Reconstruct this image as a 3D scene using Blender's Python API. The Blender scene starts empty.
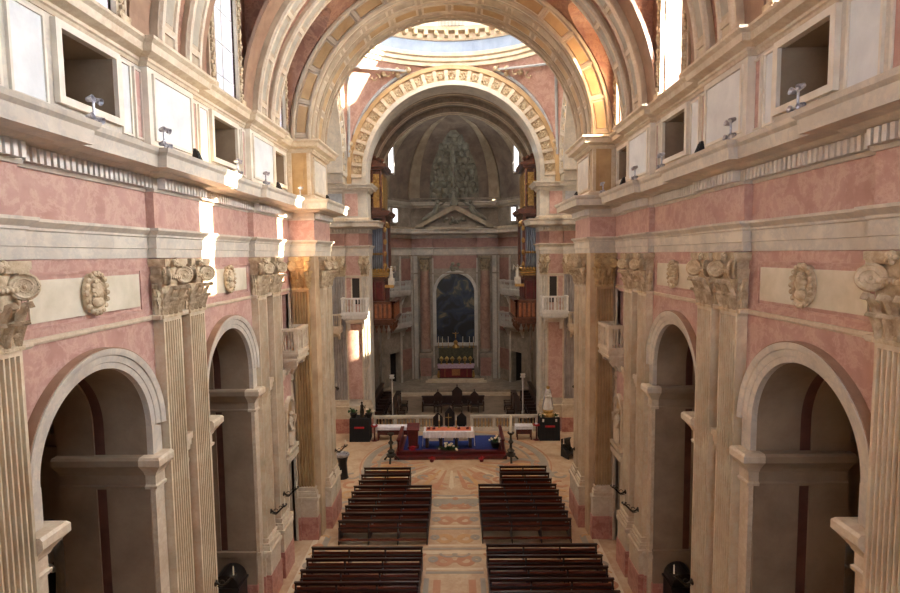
import bpy, bmesh, math, random
from mathutils import Vector, Matrix
PI = math.pi
random.seed(7)
SC = bpy.context.scene
COL = SC.collection

# ------------------------------------------------------------------ camera
cam_data = bpy.data.cameras.new('camera')
cam = bpy.data.objects.new('camera', cam_data)
COL.objects.link(cam)
cam_data.sensor_width = 36.0
cam_data.lens = 540.0 / 900.0 * 36.0
cam_data.clip_start = 0.05
cam_data.clip_end = 300
_d = Vector(((457.2 - 450) / 540.0, -(254.5 - 296.5) / 540.0, -1.0)).normalized()
_r = math.radians(0.6)
_u = Vector((-math.sin(_r), math.cos(_r), 0)); _u = (_u - _d * _u.dot(_d)).normalized()
_x = _d.cross(_u)
_m = Matrix((_x, _d, _u)).to_4x4()
_m.translation = Vector((0.21, 0, 11.5))
cam.matrix_world = _m
SC.camera = cam

# ------------------------------------------------------------------ view, world, sun, window light
SC.view_settings.view_transform = 'Standard'
SC.view_settings.look = 'None'
SC.view_settings.exposure = 1.05
SC.view_settings.gamma = 1.0
SC.view_settings.use_curve_mapping = False
SC.cycles.max_bounces = 8
SC.cycles.diffuse_bounces = 6
SC.cycles.glossy_bounces = 2
SC.cycles.transparent_max_bounces = 8
SC.cycles.caustics_reflective = False
SC.cycles.caustics_refractive = False
SC.cycles.sample_clamp_indirect = 12.0

world = bpy.data.worlds.new('world'); SC.world = world
world.use_nodes = True
wb = world.node_tree.nodes['Background']
wb.inputs[0].default_value = (0.62, 0.78, 1.0, 1)
wb.inputs[1].default_value = 3.0

SUN_DIR = Vector((-12.7, 4.06, -5.65)).normalized()
sun_data = bpy.data.lights.new('sun', 'SUN')
sun = bpy.data.objects.new('sun', sun_data); COL.objects.link(sun)
sun_data.energy = 55.0
sun_data.color = (1.0, 0.86, 0.62)
sun_data.angle = math.radians(0.6)
sun.rotation_euler = SUN_DIR.to_track_quat('-Z', 'Y').to_euler()
sun.location = (30, 0, 40)

def area(loc, direction, w, h, power, color):
    l = bpy.data.lights.new('daylight', 'AREA')
    l.shape = 'RECTANGLE'; l.size = w; l.size_y = h; l.energy = power; l.color = color
    o = bpy.data.objects.new('daylight', l); COL.objects.link(o)
    o.location = loc
    o.rotation_euler = Vector(direction).to_track_quat('-Z', 'Z').to_euler()
    return o
COOL = (0.93, 0.96, 1.0)
WARM = (1.0, 0.95, 0.88)
NEUT = (1.0, 0.86, 0.70)
P_SIDE_R, P_SIDE_L, P_DRUM, P_WEST, P_APSE, P_TRAN = 1300, 10, 480, 25, 85, 500
# windows of the nave vault: (centre y, width)
WIN = [(9.85, 1.5), (15.7, 1.5), (20.2, 1.3)]
LUN = [(7.6, 11.65), (13.68, 17.4), (19.5, 21.25)]     # lunettes of the vault
for (wy, ww) in WIN:
    area((6.75, wy, 17.9), (-1, 0, -.15), ww * .9, 3.0, P_SIDE_R * (.3 if wy > 18 else 1), COOL if wy < 18 else (1, .72, .4))
    area((-6.75, wy, 17.9), (1, 0, -.15), ww * .9, 3.0, P_SIDE_L, (.72, .84, 1))
area((0, -4.35, 15.0), (0, 1, -.12), 6.0, 7.0, P_WEST, NEUT)
DW = []
for k in range(8):
    a = k * PI / 4
    DW.append(a)
    area((6.75 * math.cos(a), 29.15 + 5.45 * math.sin(a), 27.9), (-math.cos(a), -math.sin(a), -.25), 1.5, 3.2, P_DRUM * (1 + .8 * math.cos(a)), (1, .98, .96))
for s in (-1, 1): area((s * 4.8, 42.75, 19.1), (-s, -.6, -.3), .45, 2.0, P_APSE, COOL)
area((-19.6, 29.15, 15), (1, 0, -.1), 4, 6, P_TRAN, COOL)
area((19.6, 30.0, 15), (-1, 0, -.1), 4, 6, P_TRAN, WARM)

# ------------------------------------------------------------------ materials
def lin(c):
    return tuple((x / 12.92 if x <= .04045 else ((x + .055) / 1.055) ** 2.4) for x in [q / 255 for q in c])
MATS = {}
KIDS = {}
def mat(name, c1, c2=None, c3=None, scale=2.0, rough=.5, metal=0.0, bump=0.0, stretch=(1, 1, 1), vein=None, spec=.5, coat=0):
    if name in MATS: return MATS[name]
    m = bpy.data.materials.new(name); m.use_nodes = True; MATS[name] = m
    nt = m.node_tree; N = nt.nodes; L = nt.links
    b = N['Principled BSDF']
    b.inputs['Roughness'].default_value = rough
    b.inputs['Metallic'].default_value = metal
    b.inputs['Specular IOR Level'].default_value = spec
    c1 = lin(c1); c2 = lin(c2) if c2 else tuple(x * .8 for x in c1)
    tc = N.new('ShaderNodeTexCoord'); mp = N.new('ShaderNodeMapping')
    mp.inputs['Scale'].default_value = stretch
    L.new(tc.outputs['Object'], mp.inputs['Vector'])
    n1 = N.new('ShaderNodeTexNoise'); n1.inputs['Scale'].default_value = scale
    n1.inputs['Detail'].default_value = 6; n1.inputs['Roughness'].default_value = .62
    n1.inputs['Distortion'].default_value = .25
    L.new(mp.outputs[0], n1.inputs['Vector'])
    r = N.new('ShaderNodeValToRGB')
    r.color_ramp.elements[0].position = .32; r.color_ramp.elements[0].color = (*c2, 1)
    r.color_ramp.elements[1].position = .66; r.color_ramp.elements[1].color = (*c1, 1)
    if c3:
        e = r.color_ramp.elements.new(.82); e.color = (*lin(c3), 1)
    L.new(n1.outputs['Fac'], r.inputs['Fac'])
    out = r.outputs[0]
    if vein:
        n2 = N.new('ShaderNodeTexNoise'); n2.inputs['Scale'].default_value = scale * 1.1
        n2.inputs['Detail'].default_value = 12; n2.inputs['Roughness'].default_value = .7; n2.inputs['Distortion'].default_value = .3
        L.new(mp.outputs[0], n2.inputs['Vector'])
        r2 = N.new('ShaderNodeValToRGB')
        r2.color_ramp.elements[0].position = .44; r2.color_ramp.elements[0].color = (0, 0, 0, 1)
        r2.color_ramp.elements[1].position = .5; r2.color_ramp.elements[1].color = (.32, .32, .32, 1)
        e = r2.color_ramp.elements.new(.56); e.color = (0, 0, 0, 1)
        L.new(n2.outputs['Fac'], r2.inputs['Fac'])
        mx = N.new('ShaderNodeMix'); mx.data_type = 'RGBA'
        L.new(r2.outputs[0], mx.inputs[0]); L.new(out, mx.inputs[6]); mx.inputs[7].default_value = (*lin(vein), 1)
        out = mx.outputs[2]
    L.new(out, b.inputs['Base Color'])
    if bump:
        bp = N.new('ShaderNodeBump'); bp.inputs['Strength'].default_value = bump; bp.inputs['Distance'].default_value = .03
        n3 = N.new('ShaderNodeTexNoise'); n3.inputs['Scale'].default_value = scale * 9; n3.inputs['Detail'].default_value = 4
        L.new(mp.outputs[0], n3.inputs['Vector']); L.new(n3.outputs['Fac'], bp.inputs['Height']); L.new(bp.outputs[0], b.inputs['Normal'])
    return m
def emit(name, c, s, transparent=False):
    if name in MATS: return MATS[name]
    m = bpy.data.materials.new(name); m.use_nodes = True; MATS[name] = m
    nt = m.node_tree; N = nt.nodes; L = nt.links; N.clear()
    o = N.new('ShaderNodeOutputMaterial'); e = N.new('ShaderNodeEmission')
    tc = N.new('ShaderNodeTexCoord'); n = N.new('ShaderNodeTexNoise'); n.inputs['Scale'].default_value = 1.2
    L.new(tc.outputs['Object'], n.inputs['Vector'])
    r = N.new('ShaderNodeValToRGB'); c = lin(c)
    r.color_ramp.elements[0].color = (*[x * .8 for x in c], 1); r.color_ramp.elements[1].color = (*c, 1)
    L.new(n.outputs['Fac'], r.inputs['Fac']); L.new(r.outputs[0], e.inputs[0]); e.inputs[1].default_value = s
    if transparent:
        t = N.new('ShaderNodeBsdfTransparent'); a = N.new('ShaderNodeAddShader')
        L.new(t.outputs[0], a.inputs[0]); L.new(e.outputs[0], a.inputs[1]); L.new(a.outputs[0], o.inputs[0])
    else: L.new(e.outputs[0], o.inputs[0])
    return m

CREAM = mat('cream_limestone', (214, 200, 176), (190, 172, 146), scale=1.6, rough=.55, bump=.15, vein=(170, 140, 110))
PALE = mat('pale_grey_marble', (212, 202, 184), (184, 174, 158), scale=1.4, rough=.45, vein=(150, 150, 150))
TAN = mat('tan_limestone', (196, 172, 138), (170, 142, 108), scale=1.4, rough=.6, bump=.15)
PINK = mat('pink_marble', (190, 152, 138), (168, 126, 114), (216, 194, 178), scale=1.5, rough=.4, vein=(224, 196, 178))
ROSE = mat('rose_marble', (182, 124, 108), (150, 94, 80), scale=2.0, rough=.4, vein=(220, 180, 160))
CHST = mat('shaded_chapel_stone', (152, 132, 108), (130, 110, 88), scale=1.2, rough=.6, bump=.1)  # tan stone with the shade of chapels and attic recesses put into its colour
RED = mat('dark_red_marble', (120, 62, 48), (92, 42, 34), scale=2.4, rough=.4, vein=(150, 96, 76))
GREY = mat('blue_grey_marble', (176, 178, 180), (150, 154, 158), scale=1.6, rough=.4, vein=(196, 198, 198))
SHAFT = mat('shaft_limestone', (220, 206, 178), (178, 162, 134), (230, 214, 182), scale=.9, rough=.5, bump=.1, vein=(190, 150, 110))
CARVE = mat('carved_stone', (214, 196, 164), (158, 134, 102), scale=5, rough=.7, bump=.4)
APSEST = mat('apse_grey_stone', (170, 156, 138), (134, 122, 106), scale=1.3, rough=.6, vein=(96, 84, 70))
APSERED = mat('apse_red_marble', (158, 118, 104), (130, 92, 80), scale=1.8, rough=.45, vein=(180, 140, 124))
RIBST = mat('rib_stone', (190, 172, 146), (156, 138, 116), scale=1.4, rough=.55)
VAULT = mat('brown_vault_marble', (150, 108, 86), (118, 80, 64), (170, 132, 108), scale=1.6, rough=.5, vein=(200, 160, 130))
GOLDST = mat('golden_limestone', (190, 158, 112), (160, 126, 84), scale=1.3, rough=.5, bump=.1)
WHITE = mat('white_marble', (228, 222, 212), (200, 194, 184), scale=2, rough=.4, vein=(180, 176, 170))
WOOD = mat('dark_pew_wood', (60, 34, 26), (36, 20, 15), scale=3, rough=.28, stretch=(.25, 4, 4), coat=1)
WOODT = mat('pew_seat_wood', (126, 68, 50), (84, 44, 33), scale=3, rough=.25, stretch=(.25, 4, 4))
BLACKW = mat('black_wood', (30, 22, 20), (16, 12, 11), scale=3, rough=.4)
CHOIRW = mat('choir_stall_wood', (62, 38, 28), (36, 22, 17), scale=3, rough=.4)
REDW = mat('red_wood', (104, 30, 24), (68, 18, 15), scale=3, rough=.35)
ORGW = mat('organ_mahogany', (112, 66, 42), (72, 38, 24), scale=3, rough=.35)
GILT = mat('gilt_wood', (200, 160, 92), (136, 100, 52), scale=6, rough=.35, metal=.6)
PIPE = mat('tin_pipe', (176, 186, 198), (140, 150, 164), scale=2, rough=.3, metal=.7)
SILVER = mat('silver_metal', (214, 214, 220), (120, 120, 130), scale=9, rough=.3, metal=.7)
BRONZE = mat('dark_bronze', (70, 60, 48), (34, 28, 22), scale=9, rough=.45, metal=.6)
BLACK = mat('black_cloth', (16, 15, 17), (9, 9, 10), scale=4, rough=.8)
BLUE = mat('blue_carpet', (42, 62, 132), (30, 46, 108), scale=8, rough=.9)
LINEN = mat('white_linen', (238, 236, 240), (216, 214, 222), scale=6, rough=.85)
ORANGE = mat('orange_runner', (214, 120, 84), (190, 96, 62), scale=5, rough=.8)
REDC = mat('crimson_cloth', (112, 26, 30), (80, 16, 20), scale=6, rough=.7)
LEAF = mat('green_leaf', (62, 96, 48), (34, 62, 30), scale=9, rough=.6)
PETALR = mat('red_petal', (190, 30, 40), (150, 20, 30), scale=9, rough=.6)
PETALW = mat('white_petal', (236, 226, 206), (214, 196, 160), scale=9, rough=.6)
WAX = mat('candle_wax', (240, 234, 214), (226, 216, 190), scale=4, rough=.5)
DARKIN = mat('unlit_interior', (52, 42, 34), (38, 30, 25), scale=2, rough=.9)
PANE = emit('daylit_glass_pane', (214, 228, 250), 0.35, True)
SLIT = emit('bright_window_pane', (235, 240, 250), 2.2)

# ------------------------------------------------------------------ mesh builder
class MB:
    def __init__(self, s=1):
        self.v = []; self.f = []; self.m = []; self.s = s; self.k = 0; self.T = None
    def add(self, vs, fs, k=None):
        n = len(self.v); k = self.k if k is None else k
        for p in vs:
            q = Vector(p)
            if self.T is not None: q = self.T @ q
            self.v.append((q.x * self.s, q.y, q.z))
        for f in fs:
            self.f.append(tuple(i + n for i in f)); self.m.append(k)
    def box(self, x0, x1, y0, y1, z0, z1, k=None):
        self.add([(x0, y0, z0), (x1, y0, z0), (x1, y1, z0), (x0, y1, z0), (x0, y0, z1), (x1, y0, z1), (x1, y1, z1), (x0, y1, z1)],
                 [(0, 3, 2, 1), (4, 5, 6, 7), (0, 1, 5, 4), (1, 2, 6, 5), (2, 3, 7, 6), (3, 0, 4, 7)], k)
    def taper(self, c, w0, d0, w1, d1, z0, z1, k=None):
        x, y = c
        self.add([(x - w0, y - d0, z0), (x + w0, y - d0, z0), (x + w0, y + d0, z0), (x - w0, y + d0, z0),
                  (x - w1, y - d1, z1), (x + w1, y - d1, z1), (x + w1, y + d1, z1), (x - w1, y + d1, z1)],
                 [(0, 3, 2, 1), (4, 5, 6, 7), (0, 1, 5, 4), (1, 2, 6, 5), (2, 3, 7, 6), (3, 0, 4, 7)], k)
    def rings(self, rs, closed=True, cap=True, k=None, loop=False):
        """rs: list of rings (same length); skin them"""
        n = len(rs[0]); vs = [p for r in rs for p in r]; fs = []
        m = len(rs)
        for i in range(m - 1 + (1 if loop else 0)):
            a, b = i * n, ((i + 1) % m) * n
            for j in range(n if closed else n - 1):
                j2 = (j + 1) % n
                fs.append((a + j, a + j2, b + j2, b + j))
        if cap and closed and not loop:
            fs.append(tuple(range(n))[::-1]); fs.append(tuple((m - 1) * n + j for j in range(n)))
        self.add(vs, fs, k)
    def lathe(self, prof, c=(0, 0, 0), n=12, k=None, sx=1, sy=1):
        self.rings([[(c[0] + r * sx * math.cos(2 * PI * j / n), c[1] + r * sy * math.sin(2 * PI * j / n), c[2] + z) for j in range(n)] for r, z in prof], k=k)
    def tube(self, pts, r, n=8, k=None):
        pts = [Vector(p) for p in pts]; rs = []
        for i, p in enumerate(pts):
            t = (pts[min(i + 1, len(pts) - 1)] - pts[max(i - 1, 0)]).normalized()
            a = t.cross(Vector((0, 0, 1)))
            if a.length < .05: a = t.cross(Vector((1, 0, 0)))
            a.normalize(); b = t.cross(a)
            rr = r[i] if isinstance(r, (list, tuple)) else r
            rs.append([tuple(p + a * rr * math.cos(2 * PI * j / n) + b * rr * math.sin(2 * PI * j / n)) for j in range(n)])
        self.rings(rs, k=k)
    def ball(self, c, r, n=8, sz=1, k=None, sx=1, sy=1):
        prof = [(max(r * math.sin(PI * i / 6), .002), -r * math.cos(PI * i / 6) * sz) for i in range(7)]
        self.lathe(prof, c, n, k, sx, sy)
    def sweep(self, path, prof, k=None, loop=False):
        """path: plan points, interior on the right of travel; prof: closed loop of (offset towards the interior, height)"""
        n = len(path); rs = []
        P = [Vector(p) for p in path]
        for i in range(n):
            if loop: a, b = P[i - 1], P[(i + 1) % n]
            else: a, b = P[max(i - 1, 0)], P[min(i + 1, n - 1)]
            d1 = (P[i] - a); d2 = (b - P[i])
            if d1.length < 1e-6: d1 = d2
            if d2.length < 1e-6: d2 = d1
            d1.normalize(); d2.normalize()
            n1 = Vector((d1.y, -d1.x)); n2 = Vector((d2.y, -d2.x))
            mtr = n1 + n2
            mtr = mtr / max(mtr.length_squared * .5, .25)
            rs.append([(P[i].x + mtr.x * o, P[i].y + mtr.y * o, h) for o, h in prof])
        self.rings(rs, k=k, loop=loop)
    def arc(self, fn, prof, a0=0, a1=PI, n=24, k=None):
        """fn(r, dep, angle) -> point; prof: closed loop of (r, dep)"""
        self.rings([[fn(r, d, a0 + (a1 - a0) * i / n) for r, d in prof] for i in range(n + 1)], k=k)
    def build(self, name, mats, parent=None, smooth=False, origin=None, bevel=0):
        if not isinstance(mats, (list, tuple)): mats = [mats]
        if origin is None:
            if parent is None:
                xs = [p[0] for p in self.v]; ys = [p[1] for p in self.v]; zs = [p[2] for p in self.v]
                origin = ((min(xs) + max(xs)) / 2, (min(ys) + max(ys)) / 2, min(zs))
            else: origin = (0, 0, 0)
        me = bpy.data.meshes.new(name)
        me.from_pydata([(p[0] - origin[0], p[1] - origin[1], p[2] - origin[2]) for p in self.v], [], self.f)
        for mm in mats: me.materials.append(mm)
        me.polygons.foreach_set('material_index', self.m)
        bm = bmesh.new(); bm.from_mesh(me)
        bmesh.ops.recalc_face_normals(bm, faces=bm.faces)
        if smooth:
            for f in bm.faces: f.smooth = True
            for e in bm.edges:
                if len(e.link_faces) == 2 and e.calc_face_angle(0) > .7: e.smooth = False
        bm.to_mesh(me); bm.free()
        o = bpy.data.objects.new(name, me); COL.objects.link(o)
        if parent is not None:
            o.parent = parent; KIDS.setdefault(parent.name, []).append(o)
        else: o.location = origin
        return o
def prism(mb, poly, axis, a, b, k=None):
    """poly of 2D points extruded along axis 'x','y' or 'z'"""
    def p3(p, t):
        return {'x': (t, p[0], p[1]), 'y': (p[0], t, p[1]), 'z': (p[0], p[1], t)}[axis]
    mb.rings([[p3(p, a) for p in poly], [p3(p, b) for p in poly]], k=k)

def thing(name, label, cat, loc=(0, 0, 0), rz=0, group=None):
    o = bpy.data.objects.new(name, None); COL.objects.link(o); o.empty_display_size = .2
    o.location = loc; o.rotation_euler = (0, 0, rz); o['label'] = label; o['category'] = cat
    if group: o['group'] = group
    return o
def tag(o, label, cat, group=None):
    o['label'] = label; o['category'] = cat
    if group: o['group'] = group
    return o
def struct(o):
    o['kind'] = 'structure'; return o
def dup(root, loc, rz, label, group=None, scale=None):
    def rec(o, par):
        c = o.copy(); COL.objects.link(c)
        if par is not None:
            c.parent = par; KIDS.setdefault(par.name, []).append(c)
        for ch in KIDS.get(o.name, []): rec(ch, c)
        return c
    c = rec(root, None)
    c.location = loc; c.rotation_euler = (0, 0, rz); c['label'] = label
    if scale: c.scale = scale
    if group: c['group'] = group
    return c
SIDE = {-1: 'left', 1: 'right'}
RZ = {-1: PI / 2, 1: -PI / 2}
ORD = ['first', 'second', 'third', 'fourth', 'fifth', 'sixth', 'seventh', 'eighth', 'ninth', 'tenth']

# ================================================================== SETTING
WD, WO = 6.42, 8.4           # wall face and back of the nave wall, from the axis
BAYS = [(8.1, 11.2), (13.85, 16.9)]
ASP = 7.93                   # springing height of the chapel arches
LW = 6.34                    # lunette wall
SPR = 15.9                   # springing of the nave vault

# ---- floor with inlaid patterns
mb = MB(); mb.box(-21, 21, -4.5, 48, -.3, 0)
struct(mb.build('floor', mat('floor_marble', (208, 188, 156), (180, 142, 108), (172, 166, 152), scale=1.1, rough=.35, vein=(170, 130, 96))))
INL_O = mat('orange_inlay', (190, 140, 106), (176, 122, 90), scale=2.5, rough=.35)
INL_G = mat('grey_inlay', (164, 156, 142), (146, 140, 128), scale=2.5, rough=.35)
INL_Y = mat('yellow_inlay', (202, 162, 112), (188, 146, 98), scale=2.5, rough=.35)
INL_C = mat('pale_inlay', (220, 206, 180), (204, 188, 160), scale=2.5, rough=.35)
mb = MB()
ZC = [0]
def zz(z):
    ZC[0] += 1; return z + ZC[0] * 3e-5
def slab(x0, x1, y0, y1, k, z=.004): mb.box(x0, x1, y0, y1, -.01, zz(z), k)
def band(c, r0, r1, a0, a1, k, z=.005, n=18, ry=1.0):
    z = zz(z)
    for i in range(n):
        a = a0 + (a1 - a0) * i / n; b = a0 + (a1 - a0) * (i + 1) / n
        q = [(c[0] + r * math.cos(t), c[1] + r * ry * math.sin(t)) for r, t in ((r0, a), (r1, a), (r1, b), (r0, b))]
        prism(mb, q, 'z', -.01, z, k)
# central aisle bands and motifs
for y in (12.2, 13.6, 15.0, 16.3, 18.75, 20.35, 21.9, 23.3, 24.6):
    slab(-1.05, 1.05, y - .07, y + .07, 1); slab(-1.05, 1.05, y + .16, y + .3, 3, .003)
for sx in (-1, 1):
    slab(sx * 1.0 - .09, sx * 1.0 + .09, 11, 18.4, 1); slab(sx * .62 - .13, sx * .62 + .13, 16.5, 18.3, 0, .006); slab(sx * .62 - .13, sx * .62 + .13, 13.8, 16.1, 0, .006)
    for (y, k) in ((19.5, 0), (22.6, 0), (21.1, 2), (24.0, 0)):
        band((sx * .42, y), .16, .36, 0, 2 * PI, k); band((sx * .82, y + .1), .05, .2, 0, 2 * PI, 1, .007)
        band((sx * .05, y + .32), .3, .42, PI * 1.1, PI * 1.9, k, .006)
    # crossing: scrolls, rays and rings around the dais
    for (x, y, r) in ((.75, 26.1, .42), (1.35, 27.3, .5), (1.0, 25.2, .28)):
        band((sx * x, y), r * .55, r, .3, 2 * PI - .6, 0); band((sx * x, y), r * .1, r * .35, 0, 2 * PI, 2, .006)
    band((sx * .1, 26.2), .9, 1.08, .2, 1.5, 1, .006); band((sx * 3.6, 27.8), .2, .95, 0, 2 * PI, 2, .004, ry=1.3)
    band((sx * 3.6, 27.8), 1.0, 1.16, 0, 2 * PI, 0, .005, ry=1.35); band((sx * 3.6, 27.8), 1.25, 1.5, 0, 2 * PI, 1, .0055, ry=1.3)
    slab(sx * 5.2 - .12, sx * 5.2 + .12, 9, 21.3, 1, .003); slab(sx * 5.65 - .1, sx * 5.65 + .1, 9, 21.3, 3, .003)
for j in range(15):
    a = PI * 1.08 + j * PI * .84 / 14
    q = []
    for r, w in ((1.6, .05), (3.6, .13), (3.9, 0.0), (3.6, -.13), (1.6, -.05)):
        q.append((-.2 + r * math.cos(a) - w * math.sin(a), 29.6 + r * math.sin(a) + w * math.cos(a)))
    prism(mb, q, 'z', -.01, zz(.006), (0, 2, 0, 3)[j % 4])
for (r0, r1, k) in ((4.15, 4.3, 1), (4.7, 5.1, 1), (5.2, 5.28, 0)):
    band((0, 29.2), r0, r1, 0, 2 * PI, k, .0045, n=48)
for j in range(24):
    a = 2 * PI * j / 24
    band((4.5 * math.cos(a), 29.2 + 4.5 * math.sin(a)), .02, .15, 0, 2 * PI, 0, .006, n=8)
for sx in (-1, 1):
    for k in range(9):
        y = 10.5 + k * 1.25; band((sx * 5.45, y), .1, .24, 0, 2 * PI, (0, 1)[k % 2]); band((sx * 5.4, y + .6), .22, .3, PI * .1, PI * .9, 2)
    for k in range(5):
        band((sx * (4.9 + .12 * k), 23.0 + k * 1.1), .25, .42, .4 * k, .4 * k + 4.6, (0, 1, 2)[k % 3]); band((sx * (1.7 + .5 * k), 27.2 - .35 * k), .12, .3, .5 * k, .5 * k + 5, (1, 0, 2)[k % 3])
    for k in range(4): band((sx * (.25 + k * 1.2), 20.1), .28, .38, PI * 1.1, PI * 1.9, (1, 0)[k % 2])
slab(-5, 5, 19.95, 20.2, 3, .002); slab(-5, 5, 20.3, 20.36, 1, .003)
struct(mb.build('floor', [INL_O, INL_G, INL_Y, INL_C]))

# ---- nave side walls with the chapel arches
def arch_h(y, y0, y1, spr):
    c = (y0 + y1) / 2; r = (y1 - y0) / 2
    return spr + math.sqrt(max(r * r - (y - c) ** 2, 0))
def side_wall(s):
    mb = MB(s)
    # arches: list of openings from the floor; others: rectangular
    ys = -4.5
    def solid(y0, y1, z0, z1, d0=WD, d1=WO):
        mb.box(d0, d1, y0, y1, z0, min(z1, 7.0), 1) if z0 < 7.0 else None
        if z1 > 7.0: mb.box(d0, d1, y0, y1, max(z0, 7.0), z1, 0)
    prev = ys
    for (a, b) in BAYS:
        solid(prev, a, 0, 11.4)
        r = (b - a) / 2; n = 32; spr = ASP
        pts = [((a + b) / 2 - r * math.cos(PI * i / n), spr + r * math.sin(PI * i / n)) for i in range(n + 1)]
        for i in range(n):
            (ya, ha), (yb, hb) = pts[i], pts[i + 1]
            mb.add([(WD, ya, ha), (WD, yb, hb), (WD, yb, 11.4), (WD, ya, 11.4), (WO, ya, ha), (WO, yb, hb), (WO, yb, 11.4), (WO, ya, 11.4)],
                   [(0, 1, 2, 3), (4, 7, 6, 5), (0, 4, 5, 1), (3, 2, 6, 7)], 0)
        prev = b
    # tribune bay: low door and balcony door are recesses in the wall
    solid(prev, 20.0, 0, 11.4); solid(20.95, 21.35, 0, 11.4)
    mb.box(WD, WO, 20.0, 20.95, 3.6, 8.0, 0); mb.box(WD, WO, 20.0, 20.95, 10.05, 11.4, 0)
    mb.box(WD + .9, WO, 20.0, 20.95, 0, 3.6, 1); mb.box(WD + .6, WO, 20.0, 20.95, 8.0, 10.05, 0)
    # behind the entablature
    mb.box(WD, WO, -4.5, 21.35, 11.4, 11.49, 0); mb.box(WD + .04, WO, -4.5, 21.35, 11.49, 13.6, 0)
    # attic with the square openings
    prev = -4.5
    for (a, b) in ((9.2, 10.65), (14.85, 16.4), (19.8, 20.95)):
        mb.box(WD, WO, prev, a, 13.6, 15.6, 2); mb.box(WD, WO, a, b, 13.6, 14.22, 2); mb.box(WD, WO, a, b, 15.36, 15.6, 2)
        mb.box(WO - .3, WO, a, b, 14.22, 15.36, 3)
        mb.box(WD - .02, WO - .3, a - .02, a + .015, 14.22, 15.36, 3); mb.box(WD - .02, WO - .3, b - .015, b + .02, 14.22, 15.36, 3); mb.box(WD + .03, WO - .3, a, b, 15.33, 15.37, 3); prev = b
    mb.box(WD, WO, prev, 21.35, 13.6, 15.6, 2)
    # thick wall beside the vault windows (opening flares upward outside)
    prev = -4.5
    for (wy, ww) in WIN:
        a, b = wy - ww / 2, wy + ww / 2
        mb.box(LW, WO, prev, a, 15.6, 23.5, 4); mb.box(LW, WO, a, b, 15.6, 16.2, 4)
        mb.box(LW, WD + .3, a, b, 19.75, 23.5, 4); mb.box(WD + .3, WO, a, b, 20.8, 23.5, 4); prev = b
    mb.box(LW, WO, prev, 21.36, 15.6, 23.5, 4); mb.box(6.9, WO, 21.36, 24.1, 15.6, 23.5, 2)
    return struct(mb.build('wall_' + SIDE[s], [PINK, CREAM, PALE, CHST, VAULT]))
for s in (-1, 1): side_wall(s)
# west wall behind the viewpoint, with its great window
mb = MB()
mb.box(-WO, WO, -4.5, -4.2, 0, 11.4); mb.box(-WO, -3.1, -4.5, -4.2, 11.4, 18.6); mb.box(3.1, WO, -4.5, -4.2, 11.4, 18.6)
mb.box(-WO, WO, -4.5, -4.2, 18.6, 23.6)
struct(mb.build('wall_west', CREAM))
mb = MB(); mb.box(-3.05, 3.05, -4.28, -4.25, 11.45, 18.55); mb_f = MB()
w = struct(mb.build('window_1', PANE))
for x in (-3.1, -1, 1, 3.1): mb_f.box(x - .06, x + .06, -4.34, -4.22, 11.4, 18.6)
for z in (11.45, 13.8, 16.2, 18.55): mb_f.box(-3.1, 3.1, -4.34, -4.22, z - .06, z + .06)
mb_f.build('window_frame', BRONZE, w, origin=tuple(w.location))

# ---- nave plan path shared by all mouldings of the order
NAVE = [(-WD, -4.2), (-WD, 5.05), (-6.24, 5.05), (-6.24, 7.95), (-WD, 7.95), (-WD, 11.52), (-6.24, 11.52), (-6.24, 13.55), (-WD, 13.55),
        (-WD, 17.15), (-6.24, 17.15), (-6.24, 19.4), (-WD, 19.4), (-WD, 21.32), (-6.3, 21.32), (-5.42, 21.32), (-5.42, 23.92), (-8.3, 23.92)]
FAR = [(-20, 34.42), (-8.35, 34.42), (-8.35, 34.3), (-6.95, 34.3), (-6.95, 34.42), (-6.0, 34.42), (-6.0, 34.3), (-5.42, 34.3), (-5.42, 35.9), (-6.05, 35.9),
       (-6.05, 43.3), (-3.75, 47.0), (-3.2, 47.0), (-3.2, 46.5), (-1.95, 46.5), (-1.95, 47.0)]
FAR = FAR + [(-x, y) for x, y in FAR[::-1]]
ARCHI = [(-.25, 11.5), (.02, 11.5), (.02, 11.69), (.045, 11.70), (.045, 11.93), (.075, 11.95), (.075, 11.99), (.17, 12.08), (.17, 12.13), (-.25, 12.15)]
FRIEZE = [(-.25, 12.14), (.01, 12.14), (.01, 12.92), (-.25, 12.92)]
BED = [(-.25, 12.9), (.05, 12.9), (.07, 12.96), (.03, 12.97), (.03, 13.2), (.24, 13.22), (.3, 13.24), (.36, 13.28), (.70, 13.3), (.70, 13.32), (.72, 13.52), (.78, 13.58), (.80, 13.66), (-.25, 13.72)]
ATTB = [(-.25, 13.66), (.1, 13.66), (.1, 13.82), (.04, 13.9), (-.25, 13.9)]
ATTC = [(-.25, 15.5), (.03, 15.5), (.06, 15.56), (.1, 15.58), (.1, 15.64), (.3, 15.7), (.33, 15.84), (.42, 15.9), (.42, 15.96), (-.25, 15.98)]
STRING = [(-.1, 10.16), (.02, 10.16), (.04, 10.2), (.04, 10.26), (-.1, 10.28)]
DADO = [(-.1, 0), (.1, 0), (.1, 1.05), (-.1, 1.05)]
tn = [0]
def trim(mb, m, **k):
    tn[0] += 1
    return struct(mb.build('trim_%d' % tn[0], m, **k))
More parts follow.
